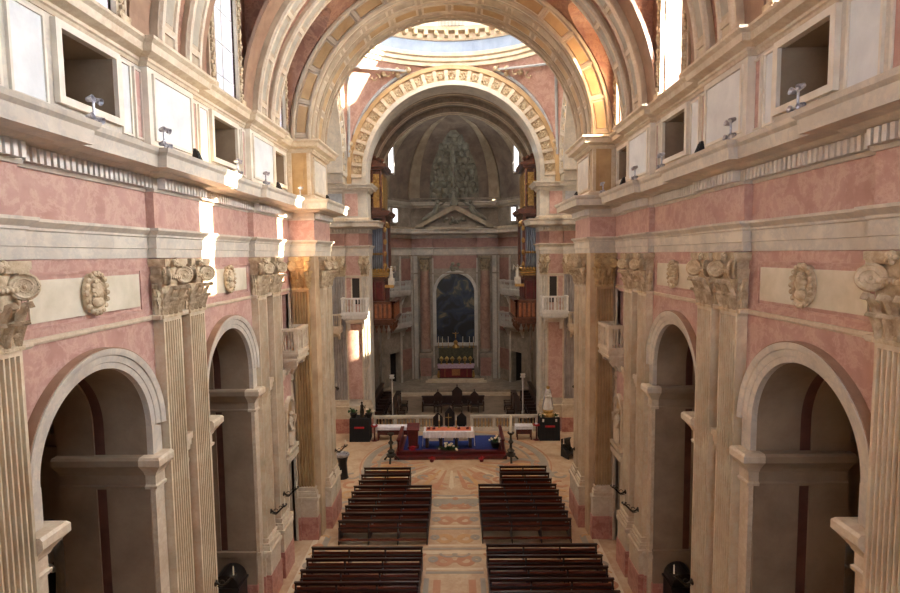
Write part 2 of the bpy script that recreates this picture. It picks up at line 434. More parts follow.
for s in (-1, 1):
    for (prof, m) in ((ARCHI, PALE), (FRIEZE, PINK), (ATTB, CREAM), (ATTC, CREAM)):
        mb = MB(-s); mb.sweep(NAVE, prof); trim(mb, m)
    mb = MB(-s); mb.sweep(NAVE, BED); trim(mb, PALE); mb = MB(-s)
    # dentils along the bed moulding
    y = 3.0
    while y < 21.2:
        base = -6.24 if (5.05 < y < 7.95 or 11.52 < y < 13.55 or 17.15 < y < 19.4) else -WD
        mb.box(base + .02, base + .2, y, y + .082, 12.975, 13.205); y += .142
    y = 21.45
    while y < 23.8:
        mb.box(-5.4, -5.22, y, y + .082, 12.975, 13.205); y += .142
    trim(mb, WHITE)
    mb = MB(-s); mb.sweep(NAVE[:-4], STRING); trim(mb, CREAM)
    # marble dado along the foot of the piers
    for (a, b) in ((-4.2, 8.0), (11.3, 13.75), (17.0, 19.95), (20.98, 21.32)):
        mb = MB(s); mb.box(6.22, WD + .1, a, b, 0, .95, 1); mb.box(6.22, WD + .1, a, b, .95, 1.6, 0); mb.box(6.17, WD + .1, a, b, 1.6, 1.75, 0)
        struct(mb.build('baseboard_' + SIDE[s], [CREAM, ROSE]))

for (prof, m) in ((ARCHI, PALE), (FRIEZE, APSERED), (ATTB, CREAM), (ATTC, PALE)):
    mb = MB(); mb.sweep(FAR, prof); trim(mb, m)
mb = MB(); mb.sweep(FAR, BED)
for s in (-1, 1):
    for j in range(15):
        x = s * (8.28 - j * .195); mb.box(x - .055, x + .055, 34.06 if 7.0 < abs(x) or abs(x) < 6 else 34.18, 34.3, 12.985, 13.17)
trim(mb, PALE)

# ---- attic panels: frames round the openings, white and pink fields
def frame(mb, s, d, y0, y1, z0, z1, w, t, k=0):
    mb.box(d - t, d + .05, y0, y1, z0, z0 + w, k); mb.box(d - t, d + .05, y0, y1, z1 - w, z1, k)
    mb.box(d - t, d + .05, y0, y0 + w, z0 + w, z1 - w, k); mb.box(d - t, d + .05, y1 - w, y1, z0 + w, z1 - w, k)
for s in (-1, 1):
    mb = MB(s)
    for (a, b) in ((9.2, 10.65), (14.85, 16.4), (19.8, 20.95)):
        frame(mb, s, WD, a - .13, b + .13, 14.09, 15.46, .13, .1, 0)
    for (a, b, k) in ((7.6, 8.0, 1), (8.15, 8.9, 2), (10.85, 11.2, 2), (11.3, 11.58, 1), (13.72, 13.98, 1), (14.1, 14.62, 2), (16.56, 16.78, 2), (16.86, 17.12, 1)):
        frame(mb, s, WD, a, b, 13.98, 15.42, .045, .05, 0); mb.box(WD - .02, WD + .05, a + .05, b - .05, 14.04, 15.37, k)
    for (a, b) in ((5.15, 7.35), (11.65, 13.43), (17.28, 19.28)):
        mb.box(6.24, WD + .02, a - .1, b + .1, 13.7, 15.55, 0); frame(mb, s, 6.24, a + .05, b - .05, 14.0, 15.4, .06, .05, 0)
        mb.box(6.22, 6.3, a + .12, b - .12, 14.07, 15.33, 2)
    trim(mb, [mat('attic_white', (226, 218, 202), (202, 192, 174), scale=1.6, rough=.5), PINK, mat('attic_panel', (218, 220, 218), (196, 198, 198), scale=1.4, rough=.45)])

# ---- nave vault (barrel with window penetrations) and the pieces above the walls
def vpt(s, r, a, y): return (s * r * math.cos(a), y, SPR + r * math.sin(a))
def nave_vault():
    mb = MB()
    R = 6.3; ztop = 19.0
    def half(s, ys, starts, k):
        for i in range(len(ys) - 1):
            n = 14; A = []; B = []
            for j in range(n + 1):
                a = starts[i] + (PI / 2 - starts[i]) * j / n; b = starts[i + 1] + (PI / 2 - starts[i + 1]) * j / n
                A.append(vpt(s, R, a, ys[i])); B.append(vpt(s, R, b, ys[i + 1]))
            A2 = [(x * 1.03, y, z + .2) for x, y, z in A]; B2 = [(x * 1.03, y, z + .2) for x, y, z in B]
            mb.rings([A, B], closed=False, k=k)
    for s in (-1, 1):
        cur = -4.4
        for (a, b) in LUN:
            r = (b - a) / 2; wy = (a + b) / 2; zt = 19.2 if r > 1 else 19.6
            half(s, [cur, a], [0, 0], 0)
            ys = [wy - r * math.cos(PI * i / 14) for i in range(15)]
            st = [math.asin(min((zt + min(r, 1.75) * math.sin(PI * i / 14) - SPR) / R, 1)) for i in range(15)]
            half(s, ys, st, 0)
            for yy in (a, b):
                pts = [vpt(s, R, st[0] * j / 8, yy) for j in range(9)]
                mb.rings([pts, [(s * 6.5, yy, p[2]) for p in pts]], closed=False, k=1)
            top = [vpt(s, R, st[i], ys[i]) for i in range(15)]
            mb.rings([top, [(s * 6.5, p[1], p[2]) for p in top]], closed=False, k=1)
            cur = b
        half(s, [cur, 21.4], [0, 0], 0)
    o = mb.build('ceiling', [VAULT, VAULT])
    return struct(o)
nave_vault()
# roof mass above the vault and over the wall tops
mb = MB(); mb.box(-WO, WO, -4.5, 21.35, 23.5, 23.8); struct(mb.build('ceiling', TAN))

wn = [1]
def pane(mb, m=PANE):
    wn[0] += 1
    return struct(mb.build('window_%d' % wn[0], m))
for s in (-1, 1):
    for (wy, ww) in WIN:
        mb = MB(s); a, b = wy - ww / 2, wy + ww / 2
        r = ww / 2; poly = [(a, 16.0), (b, 16.0)] + [(wy + r * math.cos(PI * i / 10), 19.0 + r * math.sin(PI * i / 10)) for i in range(11)]
        prism(mb, poly, 'x', 6.40, 6.42); w = pane(mb)
        mb = MB(s)
        mb.box(6.37, 6.40, wy - .006, wy + .006, 16.0, 19.6)
        for j in range(4): mb.box(6.37, 6.40, a, b, 16.6 + j * .9 - .006, 16.6 + j * .9 + .006)
        mb.build('glazing_bar', PALE, w, origin=tuple(w.location))
        # carved surround running up the edges of the opening
        t = thing('window_surround', 'carved grey stone surround of the %s vault window on the %s, counting from the near end' % (ORD[WIN.index((wy, ww))], SIDE[s]), 'window surround', (s * 6.2, wy, 16))
        for e in (-1, 1):
            mb = MB(s); ye = wy + e * r
            lo = lambda u, v: sorted((ye + e * u, ye + e * v))
            mb.box(LW - .1, LW + .05, *lo(0, .08), 15.95, 19.6); mb.box(LW - .04, LW + .05, *lo(.08, .3), 15.95, 19.6); mb.box(LW - .08, LW + .05, *lo(.3, .38), 15.95, 19.6)
            mb.build('jamb', RIBST, t, origin=tuple(t.location))
            mb = MB(s); random.seed(3)
            for j in range(30):
                mb.ball((LW - .07 - .03 * random.random(), wy + e * (r + .19 + .05 * math.sin(j * 1.9)), 16.25 + j * .11), .05 + .035 * random.random(), 6)
            mb.box(LW - .16, LW, *lo(.04, .36), 15.95, 16.15); mb.box(LW - .16, LW, *lo(.02, .38), 16.15, 16.22)
            mb.build('garland', CARVE, t, origin=tuple(t.location), smooth=True)
        mb = MB(s); mb.arc(lambda q, d, an: (d, wy + q * math.cos(an), 19.6 + q * math.sin(an) * .6), [(r, LW + .05), (r, LW - .1), (r + .3, LW - .1), (r + .3, LW + .05)], n=14); mb.build('head', RIBST, t, origin=tuple(t.location), smooth=True)

# ---- transverse ribs of the vault
def front_arc(s, yc=0):
    return lambda r, d, a: (r * math.cos(a), d, yc + r * math.sin(a))
RIBS = [(5.4, 6.1), (6.85, 7.5), (11.72, 12.42), (12.9, 13.58), (17.48, 18.18), (18.72, 19.42)]
for i, (a, b) in enumerate(RIBS):
    if i < 1: continue
    t = thing('vault_rib', ['pale panelled arch rib of the nave vault nearest the near edge', 'pale panelled vault rib, nearer of the pair over the nearest pilaster pair', 'pale panelled vault rib, farther of the pair over the nearest pilaster pair',
              'pale panelled vault rib, nearer of the pair over the second pilaster pair', 'pale panelled vault rib, farther of the pair over the second pilaster pair'][i - 1], 'vault rib', (0, (a + b) / 2, SPR))
    org = tuple(t.location)
    fn = front_arc(0, SPR)
    mb = MB(); mb.arc(fn, [(6.35, a), (6.08, a), (6.05, a + .03), (6.05, b - .03), (6.08, b), (6.35, b)], n=40); mb.build('band', RIBST, t, origin=org, smooth=True)
    mb = MB()
    for q in (a + .02, b - .16):
        mb.arc(fn, [(6.06, q), (6.0, q + .02), (5.98, q + .07), (6.0, q + .12), (6.06, q + .14)], n=40)
    for j in range(13):
        an = .08 + j * (PI - .16) / 12
        mb.arc(fn, [(6.06, a + .1), (6.0, a + .1), (6.0, b - .1), (6.06, b - .1)], an - .012, an + .012, 1)
    mb.build('moulding', CREAM, t, origin=org)
    mb = MB()
    for j in range(12):
        a0 = .08 + j * (PI - .16) / 12 + .03
        mb.arc(fn, [(6.07, a + .2), (6.035, a + .2), (6.035, b - .2), (6.07, b - .2)], a0, a0 + (PI - .16) / 12 - .06, 4)
    mb.build('panel', mat('grey_rib_panel', (178, 170, 152), (152, 144, 128), scale=1.6, rough=.5), t, origin=org)
for i in (1, 3, 5):
    if i + 1 > 5 and i == 5: break
for (a, b) in ((12.42, 12.9), (18.18, 18.72)):
    mb = MB(); mb.arc(front_arc(0, SPR), [(6.35, a - .02), (6.2, a - .02), (6.2, b + .02), (6.35, b + .02)], n=40)
    trim(mb, VAULT)
for (a, b) in ((16.75, 17.46), (11.0, 11.7), (13.6, 14.2)):
    mb = MB(); mb.arc(front_arc(0, SPR), [(6.35, a), (6.24, a), (6.24, b), (6.35, b)], n=40)
    trim(mb, mat('brown_band', (156, 124, 100), (132, 102, 80), scale=2, rough=.5))

# ---- the crossing: piers, arches, pendentives, drum and dome
def pier_block(s):
    mb = MB(s)
    mb.box(5.45, WO, 21.35, 23.9, 0, 16.0, 0); mb.box(WO - .05, 20.2, 23.6, 23.9, 0, 24.5, 0)      # near pier and near transept wall
    mb.box(5.45, 8.4, 34.45, 35.9, 0, 16.0, 1); mb.box(5.95, 6.95, 34.4, 34.5, 10.24, 11.48, 2); mb.box(6.02, 6.93, 34.37, 34.5, 12.16, 12.9, 2); mb.box(8.35, 20.2, 34.45, 34.8, 0, 24.5, 0)
    return struct(mb.build('wall_' + SIDE[s], [TAN, PALE, PINK]))
for s in (-1, 1): pier_block(s)
# nave end arch
fn = front_arc(0, SPR + .13)
t = thing('crossing_arch', 'great golden limestone arch closing the nave before the crossing', 'arch', (0, 22.6, SPR)); org = tuple(t.location)
mb = MB(); mb.arc(fn, [(6.45, 21.35), (5.47, 21.35), (5.47, 23.9), (7.4, 23.9), (7.4, 21.35)], n=56); mb.build('voussoir_ring', CREAM, t, origin=org, smooth=True)
mb = MB()
for (r0, r1) in ((5.45, 5.57), (6.05, 6.2)):
    mb.arc(fn, [(r0, 21.37), (r0, 21.28), (r0 + .03, 21.24), (r1 - .03, 21.24), (r1, 21.28), (r1, 21.37)], n=56)
for j in range(15):
    an = .02 + j * (PI - .04) / 14
    mb.arc(fn, [(5.5, 21.37), (5.5, 21.27), (6.1, 21.27), (6.1, 21.37)], an - .01, an + .01, 1)
mb.build('archivolt_moulding', RIBST, t, origin=org)
mb = MB()
for j in range(14):
    an = .02 + j * (PI - .04) / 14 + .025
    mb.arc(fn, [(5.64, 21.37), (5.64, 21.31), (5.98, 21.31), (5.98, 21.37)], an, an + (PI - .04) / 14 - .05, 4)
mb.build('archivolt_panel', GOLDST, t, origin=org)
mb = MB()
for (y0, y1) in ((21.5, 21.62), (22.15, 22.25), (22.35, 22.45), (23.1, 23.2), (23.3, 23.4), (23.7, 23.86)):
    mb.arc(fn, [(5.5, y0), (5.42, y0), (5.4, (y0 + y1) / 2), (5.42, y1), (5.5, y1)], n=56)
for j in range(15):
    an = .02 + j * (PI - .04) / 14
    mb.arc(fn, [(5.5, 21.6), (5.44, 21.6), (5.44, 23.8), (5.5, 23.8)], an - .012, an + .012, 1)
mb.build('soffit_moulding', RIBST, t, origin=org)
for (y0, y1, m_) in ((21.7, 22.07, RIBST), (22.55, 23.0, GOLDST), (23.46, 23.64, RIBST)):
    for j in range(14):
        an = .02 + j * (PI - .04) / 14 + .03; an2 = an + (PI - .04) / 14 - .06
        mb = MB(); mb.arc(fn, [(5.49, y0), (5.455, y0), (5.455, y1), (5.49, y1)], an, an2, 4)
        mb.build('soffit_panel', m_, t, origin=org)

AC = 16.5     # centre height of the choir arch
def stilted(r, d, a):
    return (r * math.cos(a), d, AC + r * math.sin(a))
t = thing('choir_arch', 'pale coffered arch with carved rosettes framing the choir', 'arch', (0, 34.4, 16.1)); org = tuple(t.location)
mb = MB()
mb.arc(stilted, [(6.75, 34.45), (5.45, 34.45), (5.45, 35.9), (6.75, 35.9)], n=56)
mb.arc(stilted, [(5.72, 34.46), (5.72, 34.43), (6.42, 34.43), (6.42, 34.46)], n=56, k=1)
for s in (-1, 1): mb.box(*sorted((s * 5.45, s * 6.75)), 34.45, 35.9, 15.95, 16.52)
mb.build('voussoir_ring', [PALE, TAN], t, origin=org, smooth=True)
mb = MB()
for (r0, r1, y) in ((5.45, 5.74, 34.3), (6.4, 6.68, 34.28)):
    mb.k = 0 if r0 < 6 else 1
    mb.arc(stilted, [(r0, 34.5), (r0, y + .03), (r0 + .03, y), (r1 - .03, y), (r1, y + .03), (r1, 34.5)], n=56)
    for s in (-1, 1): mb.box(*sorted((s * r0, s * r1)), y, 34.5, 15.97, 16.5)
mb.build('archivolt_moulding', [PALE, GOLDST], t, origin=org, smooth=True)
NC = 27
for j in range(NC + 1):
    an = j * PI / NC
    mb = MB(); mb.arc(stilted, [(5.7, 34.47), (5.7, 34.32), (6.42, 34.32), (6.42, 34.47)], an - .017, an + .017, 1)
    mb.build('coffer_bar', CREAM, t, origin=org)
def rosette(c, r, parent, org, dirv, m):
    mb = MB(); d = Vector(dirv); u = Vector((-d.z, 0, d.x)) if abs(d.y) < .9 else Vector((1, 0, 0)); v = d.cross(u)
    c = Vector(c)
    for k in range(6):
        a = k * PI / 3; p = c + (u * math.cos(a) + v * math.sin(a)) * r * .6
        mb.ball(tuple(p), r * .34, 6)
    mb.ball(tuple(c), r * .3, 6)
    return mb.build('rosette', m, parent, origin=org, smooth=True)
for j in range(NC):
    an = (j + .5) * PI / NC; p = stilted(6.06, 34.42, an)
    rosette(p, .27, t, org, (0, -1, 0), CARVE)
# transept arches
def ell(s):
    return lambda r, d, a: (s * d, 29.17 + (5.25 - (6.65 - r) * 1.15) * math.cos(a), AC + r * math.sin(a))
for s in (-1, 1):
    t = thing('transept_arch', 'pale coffered arch opening to the %s transept' % SIDE[s], 'arch', (s * 6.75, 29.17, 16.1)); org = tuple(t.location)
    f = ell(s); mb = MB()
    mb.arc(f, [(6.75, 6.75), (5.3, 6.75), (5.3, 8.3), (6.75, 8.3)], n=48); mb.build('voussoir_ring', PALE, t, origin=org, smooth=True)
    for (r0, r1) in ((5.3, 5.5), (6.4, 6.68)):
        mb = MB(); mb.arc(f, [(r0, 6.78), (r0, 6.62), (r1, 6.62), (r1, 6.78)], n=48); mb.build('rim_moulding', PALE, t, origin=org)
    for j in range(26):
        an = j * PI / 25; mb = MB(); mb.arc(f, [(5.45, 6.77), (5.45, 6.64), (6.45, 6.64), (6.45, 6.77)], an - .02, an + .02, 1)
        mb.build('coffer_bar', PALE, t, origin=org)
    for j in range(13, 25):
        an = (j + .5) * PI / 25
        a2 = PI - an
        p = f(5.95, 6.72, a2); rosette(p, .22, t, org, (-s, 0, 0), CARVE)
    # stilts under the transept arches
    for (q0, q1) in ((33.35, 34.45), (23.9, 25.0)):
        mb = MB(s); mb.box(6.75, 8.3, q0, q1, 15.95, 16.52); mb.build('springer', PALE, t, origin=org)
# crossing face of the nave arch
mb = MB(); fa = lambda r, d, a: (r * math.cos(a), d, AC + r * math.sin(a))
mb.arc(fa, [(6.75, 23.88), (5.5, 23.88), (5.5, 23.98), (6.75, 23.98)], n=40)
trim(mb, PALE)
# pendentives
mb = MB()
EA, EB, RH = 6.45, 5.25, 23.2
n = 16; rows = 8
for sx in (-1, 1):
    for sy in (-1, 1):
        grid = []
        for i in range(n + 1):
            t_ = i / n; phi = t_ * PI / 2
            top = Vector((sx * EA * math.sin(phi), 29.17 + sy * EB * math.cos(phi), RH))
            if t_ <= .5:
                a = PI / 2 - t_ * 2 * PI / 2; bot = Vector((sx * 6.66 * math.cos(a), 29.17 + sy * 5.26, AC + 6.66 * math.sin(a)))
            else:
                a = (t_ - .5) * 2 * PI / 2; bot = Vector((sx * 6.68, 29.17 + sy * 5.27 * math.cos(a), AC + 6.66 * math.sin(a)))
            grid.append([tuple(bot.lerp(top, j / rows) + Vector((sx * .5, sy * .4, -.1)) * math.sin(PI * j / rows) * (1 - abs(t_ - .5) * 2)) for j in range(rows + 1)])
        mb.rings(grid, closed=False)
struct(mb.build('ceiling', PINK, smooth=True))
# drum
def ellipse(a, b, n=64): return [(a * math.cos(2 * PI * i / n), 29.17 - b * math.sin(2 * PI * i / n)) for i in range(n)]
EP = ellipse(6.5, 5.3)
mb = MB(); mb.sweep(EP, [(-.3, 23.1), (.05, 23.1), (.08, 23.3), (.2, 23.36), (.22, 23.55), (.34, 23.62), (.36, 23.8), (.05, 23.86), (.05, 23.95), (-.3, 23.95)], loop=True); trim(mb, CREAM)
mb = MB(); mb.sweep(EP, [(-.3, 23.94), (.0, 23.94), (.0, 24.65), (-.3, 24.65)], loop=True); trim(mb, mat('blue_drum_marble', (134, 150, 172), (108, 124, 148), scale=1.2, rough=.5))
mb = MB(); mb.sweep(EP, [(-.3, 24.64), (.08, 24.64), (.12, 24.75), (.12, 25.05), (.5, 25.1), (.55, 25.2), (.6, 25.28), (-.3, 25.34)], loop=True); trim(mb, CREAM)
mb = MB()
for j in range(60):
    a = 2 * PI * (j + .5) / 60; c = Vector((6.2 * math.cos(a), 29.17 + 5.0 * math.sin(a)))
    d = Vector((math.cos(a), math.sin(a))); q = Vector((-d.y, d.x))
    pl = [tuple(c + d * u + q * v) for u, v in ((-.28, -.1), (.3, -.1), (.3, .1), (-.28, .1))]
    prism(mb, pl, 'z', 24.78, 25.09)
trim(mb, CARVE)
mb = MB(); NN = 64
for i in range(NN):
    a = 2 * PI * i / NN; b = 2 * PI * (i + 1) / NN; mid = (a + b) / 2
    w = any(abs(((mid - d + PI) % (2 * PI)) - PI) < .14 for d in DW)
    for (z0, z1) in (((25.3, 26.3), (29.5, 31)) if w else ((25.3, 31),)):
        q = [(r * x[0], 29.17 + r2 * x[1]) for x, r, r2 in (((math.cos(a), math.sin(a)), 6.45, 5.25), ((math.cos(b), math.sin(b)), 6.45, 5.25), ((math.cos(b), math.sin(b)), 7.1, 5.9), ((math.cos(a), math.sin(a)), 7.1, 5.9))]
        prism(mb, q, 'z', z0, z1)
struct(mb.build('wall_drum', PALE))
mb = MB()
rs = []
for i in range(9):
    p = PI / 2 * i / 8; rs.append([(6.6 * math.cos(p) * math.cos(2 * PI * j / 48) + .0, 29.17 + 5.4 * math.cos(p) * math.sin(2 * PI * j / 48), 31 + 5.5 * math.sin(p)) for j in range(48)])
mb.rings(rs, cap=False); struct(mb.build('ceiling', CREAM, smooth=True))
for d in DW:
    mb = MB(); c = Vector((6.7 * math.cos(d), 29.17 + 5.5 * math.sin(d))); dd = Vector((math.cos(d), math.sin(d))); q = Vector((-dd.y, dd.x))
    prism(mb, [tuple(c + dd * u + q * v) for u, v in ((0, -.95), (.03, -.95), (.03, .95), (0, .95))], 'z', 26.2, 29.6); pane(mb)
# iron gallery railing on the drum cornice
mb = MB()
for j in range(-9, 10):
    x = j * .085; mb.box(x - .012, x + .012, 34.0, 34.03, 25.28, 26.2)
mb.box(-.8, .8, 34.0, 34.03, 26.15, 26.22); mb.box(-.8, .8, 34.0, 34.03, 25.3, 25.38)
tag(mb.build('gallery_railing', BRONZE), 'small dark iron railing on the ring cornice under the dome', 'railing')
# roofs closing the corners around drum and the transept arms
mb = MB()
for s in (-1, 1):
    m2 = MB(s); f = lambda r, d, a: (d, 29.17 + (5.25 - (6.65 - r) * .8) * math.cos(a), AC + r * math.sin(a))
    m2.arc(f, [(6.9, 8.2), (6.6, 8.2), (6.6, 20.1), (6.9, 20.1)], n=24)
    struct(m2.build('ceiling', PALE, smooth=True))
    m3 = MB(s)
    if s > 0:
        for (y0, y1, z0, z1) in ((23.6, 25.87, 0, 24.5), (26.24, 34.8, 0, 24.5), (25.87, 26.24, 0, 16.6), (25.87, 26.24, 19.3, 24.5)): m3.box(20, 20.25, y0, y1, z0, z1)
    else: m3.box(20, 20.3, 23.6, 34.8, 0, 24.5)
    struct(m3.build('wall_' + SIDE[s], TAN))

# ---- pendentive frames
for s in (-1, 1):
    t = thing('pendentive_frame', 'grey triangular stone frame with scrolls on the pink pendentive at the far %s' % SIDE[s], 'relief', (s * 5.5, 33.6, 20.5)); org = tuple(t.location)
    def pp(t_, v):
        phi = t_ * PI / 2
        top = Vector((s * EA * math.sin(phi), 29.17 + EB * math.cos(phi), RH))
        if t_ <= .5: a = PI / 2 - t_ * PI; bot = Vector((s * 6.66 * math.cos(a), 34.43, AC + 6.66 * math.sin(a)))
        else: a = (t_ - .5) * PI; bot = Vector((s * 6.68, 29.17 + 5.27 * math.cos(a), AC + 6.66 * math.sin(a)))
        return bot.lerp(top, v) + Vector((s * .5, .4, -.1)) * math.sin(PI * v) * (1 - abs(t_ - .5) * 2) + Vector((-s * .05, -.05, 0))
    mb = MB()
    e1 = [pp(.42 - .22 * i / 12, .18 + .0 * i + .55 * i / 12) for i in range(13)]
    e2 = [pp(.5 + .18 * i / 12, .18 + .6 * i / 12) for i in range(13)]
    mb.tube(e1, .09, 6); mb.tube(e2, .09, 6); mb.tube([e1[-1], e1[-1].lerp(e2[-1], .5), e2[-1]], .07, 6)
    mb.build('frame_moulding', GREY, t, origin=org, smooth=True)
    mb = MB()
    for (t_, v) in ((.46, .12), (.22, .8), (.3, .86), (.38, .84), (.26, .72), (.46, .2)):
        mb.ball(tuple(pp(t_, v)), .17, 7)
    mb.build('rosette', CARVE, t, origin=org, smooth=True)
    for q in range(3):
        c = pp(.25 + .09 * q, .82)
        mb = MB(); mb.tube([tuple(c + Vector((.3 * math.cos(a) * (1 - a / 9), -.06, .3 * math.sin(a) * (1 - a / 9)))) for a in [k * .6 for k in range(12)]], .045, 5)
        mb.build('scroll', CARVE, t, origin=org, smooth=True)

# ---- choir and apse
def wall_line(mb, p, q, th, z0, z1, k=0):
    p = Vector(p); q = Vector(q); d = (q - p).normalized(); nn = Vector((-d.y, d.x)) * th
    prism(mb, [tuple(p), tuple(q), tuple(q + nn), tuple(p + nn)], 'z', z0, z1, k)
ZB = 0.6
for s in (-1, 1):
    mb = MB(s); mb.box(6.05, 6.6, 35.85, 43.4, 0, 16.3, 0)
    a = Vector((6.05, 43.3)); b = Vector((3.75, 47.0)); dd = (b - a)
    L_ = dd.length
    def seg(t0, t1, z0, z1, k=0, off=0.0):
        u = dd.normalized(); nn = Vector((-u.y, u.x)); p = a + u * t0; q = a + u * t1
        nn = -nn if nn.x < 0 else nn
        prism(mb, [tuple(p - nn * off), tuple(q - nn * off), tuple(q + nn * .5), tuple(p + nn * .5)], 'z', z0, z1, k)
    # openings: ground door, two tribune doors
    c0, c1 = 1.15, 2.5
    seg(0, c0, 0, 16.3); seg(c1, L_, 0, 16.3)
    for (z0, z1) in ((3.3, 5.5), (7.2, 8.3), (10.2, 16.3)): seg(c0, c1, z0, z1)
    # red fields and pale strips
    for (z0, z1) in ((1.6, 3.4), (4.9, 7.0), (8.9, 11.2)):
        seg(2.78, 4.08, z0, z1, 1, .06)
    seg(2.55, 2.72, 0.6, 11.4, 2, .1); seg(4.14, 4.3, .6, 11.4, 2, .1)
    struct(mb.build('wall_' + SIDE[s], [APSEST, APSERED, PALE]))
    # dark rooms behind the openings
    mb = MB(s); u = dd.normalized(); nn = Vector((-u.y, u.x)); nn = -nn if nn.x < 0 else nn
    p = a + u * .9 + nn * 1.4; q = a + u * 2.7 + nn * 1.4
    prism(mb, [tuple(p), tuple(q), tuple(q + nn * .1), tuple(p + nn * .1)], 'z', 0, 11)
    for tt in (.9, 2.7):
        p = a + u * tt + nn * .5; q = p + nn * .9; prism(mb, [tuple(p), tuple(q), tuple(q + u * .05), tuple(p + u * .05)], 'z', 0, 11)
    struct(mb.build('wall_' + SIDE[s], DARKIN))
    # choir side pilaster strips
    mb = MB(s)
    for (y0, y1) in ((36.1, 36.5), (39.3, 40.1), (41.9, 42.7)): mb.box(5.9, 6.1, y0, y1, 0, 11.4)
    trim(mb, APSEST)
mb = MB(); mb.box(-3.8, 3.8, 47, 47.5, 0, 16.3, 0)
mb.box(-3.6, -3.25, 46.93, 47.05, .6, 11.4, 2); mb.box(3.25, 3.6, 46.93, 47.05, .6, 11.4, 2)
for s in (-1, 1):
    mb.box(*sorted((s * 1.98, s * 3.2)), 46.55, 47.05, .6, 11.45, 0)
    mb.box(*sorted((s * 2.08, s * 3.1)), 46.5, 46.6, 4.2, 11.2, 0)
mb.box(-1.95, 1.95, 46.96, 47.05, 10.3, 11.4, 1)
for s in (-1, 1): mb.box(*sorted((s * 1.86, s * 1.96)), 46.9, 47.05, 1.6, 11.2, 2)
struct(mb.build('wall_east', [APSEST, APSERED, PALE]))
# choir vault
mb = MB(); fc = lambda r, d, a: (r * math.cos(a), d, 16.25 + r * math.sin(a))
mb.arc(fc, [(6.05, 35.8), (6.05, 41.4), (6.3, 41.4), (6.3, 35.8)], n=32); struct(mb.build('ceiling', APSEST, smooth=True))
for (y, r, m) in ((36.6, 5.9, APSEST), (38.6, 5.8, APSEST), (40.9, 5.7, APSEST)):
    mb = MB(); mb.arc(fc, [(6.1, y - .35), (r, y - .35), (r - .05, y), (r, y + .35), (6.1, y + .35)], n=40); trim(mb, m, smooth=True)
    mb = MB(); mb.arc(fc, [(r - .02, y - .28), (r - .08, y - .22), (r - .02, y - .16)], n=40); mb.arc(fc, [(r - .02, y + .16), (r - .08, y + .22), (r - .02, y + .28)], n=40); trim(mb, CREAM)
# semi dome
CENT = Vector((0, 41.3))
POLY = [(6.05, 41.3), (6.05, 43.3), (3.75, 47.0), (-3.75, 47.0), (-6.05, 43.3), (-6.05, 41.3)]
def base_pt(al):
    d = Vector((math.sin(al), math.cos(al))); best = None
    for i in range(5):
        p = Vector(POLY[i]); q = Vector(POLY[i + 1]); e = q - p
        den = d.x * e.y - d.y * e.x
        if abs(den) < 1e-6: continue
        w = p - CENT; t_ = (w.x * e.y - w.y * e.x) / den; u = (w.x * d.y - w.y * d.x) / den
        if t_ > 0 and -1e-4 <= u <= 1.0001: best = t_ if best is None else min(best, t_)
    return d * (best or 5.8)
def sd(al, f, inn=0.0):
    bp = base_pt(al); r = bp.length; k = (1 - f ** 2.3) ** (1 / 2.3) if f < 1 else 0
    dirn = bp.normalized()
    rr = max(r * k - inn, .02)
    p = CENT + dirn * rr
    return (p.x, p.y, 16.2 + 6.0 * f - inn * .6 * f)
mb = MB(); NA = 36
mb.rings([[sd(-PI / 2 + PI * i / NA, j / 14) for j in range(15)] for i in range(NA + 1)], closed=False)
struct(mb.build('ceiling', mat('apse_dome_stone', (146, 130, 112), (104, 86, 74), (150, 108, 92), scale=.9, rough=.6), smooth=True))
for i, al in enumerate((-.56, .56, -1.12, 1.12)):
    mb = MB(); rs = []
    for j in range(17):
        f = j / 16 * .995; w = .075 * (1 - .2 * f)
        rs.append([sd(al - w, f, -.02), sd(al - w, f, .1), sd(al - w * .6, f, .16), sd(al + w * .6, f, .16), sd(al + w, f, .1), sd(al + w, f, -.02)])
    mb.rings(rs)
    tag(mb.build('apse_rib', mat('apse_rib_stone', (176, 160, 134), (140, 124, 102), scale=1.4, rough=.6), smooth=True),
        ['pale stone rib of the apse half dome, left of the central relief', 'pale stone rib of the apse half dome, right of the central relief',
         'outer left pale rib of the apse half dome', 'outer right pale rib of the apse half dome'][i], 'rib')
# carved relief between the ribs
t = thing('apse_relief', 'weathered greenish grey carved relief filling the middle of the apse half dome', 'relief', (0, 46, 16.4)); org = tuple(t.location)
RELM = mat('relief_stone', (148, 144, 126), (106, 100, 86), (164, 152, 128), scale=2.2, rough=.7, bump=.3)
mb = MB()
hw = lambda f: .36 * math.sqrt(max(1 - (max(f - .3, 0) / .6) ** 2, 0))
mb.rings([[sd(hw(.03 + .86 * j / 16) * (i / 6 - 1), .03 + .86 * j / 16, .08 + .12 * math.sin(PI * i / 12)) for j in range(17)] for i in range(13)], closed=False)
mb.build('field', RELM, t, origin=org, smooth=True)
mb = MB(); random.seed(11)
mb.tube([sd(0, .1, .3), sd(0, .72, .3)], .1, 6); mb.tube([sd(-.13, .5, .32), sd(.13, .5, .32)], .09, 6)
mb.build('cross', RELM, t, origin=org, smooth=True)
mb = MB()
for k in range(90):
    f = .05 + .75 * (k // 9) / 9; al = hw(f) * .85 * (((k * 7) % 13) / 6 - 1)
    p = sd(al + random.uniform(-.03, .03), f, .16); mb.ball(p, random.uniform(.16, .3), 6, sz=random.uniform(.9, 1.8))
mb.build('carved_figures', RELM, t, origin=org, smooth=True)
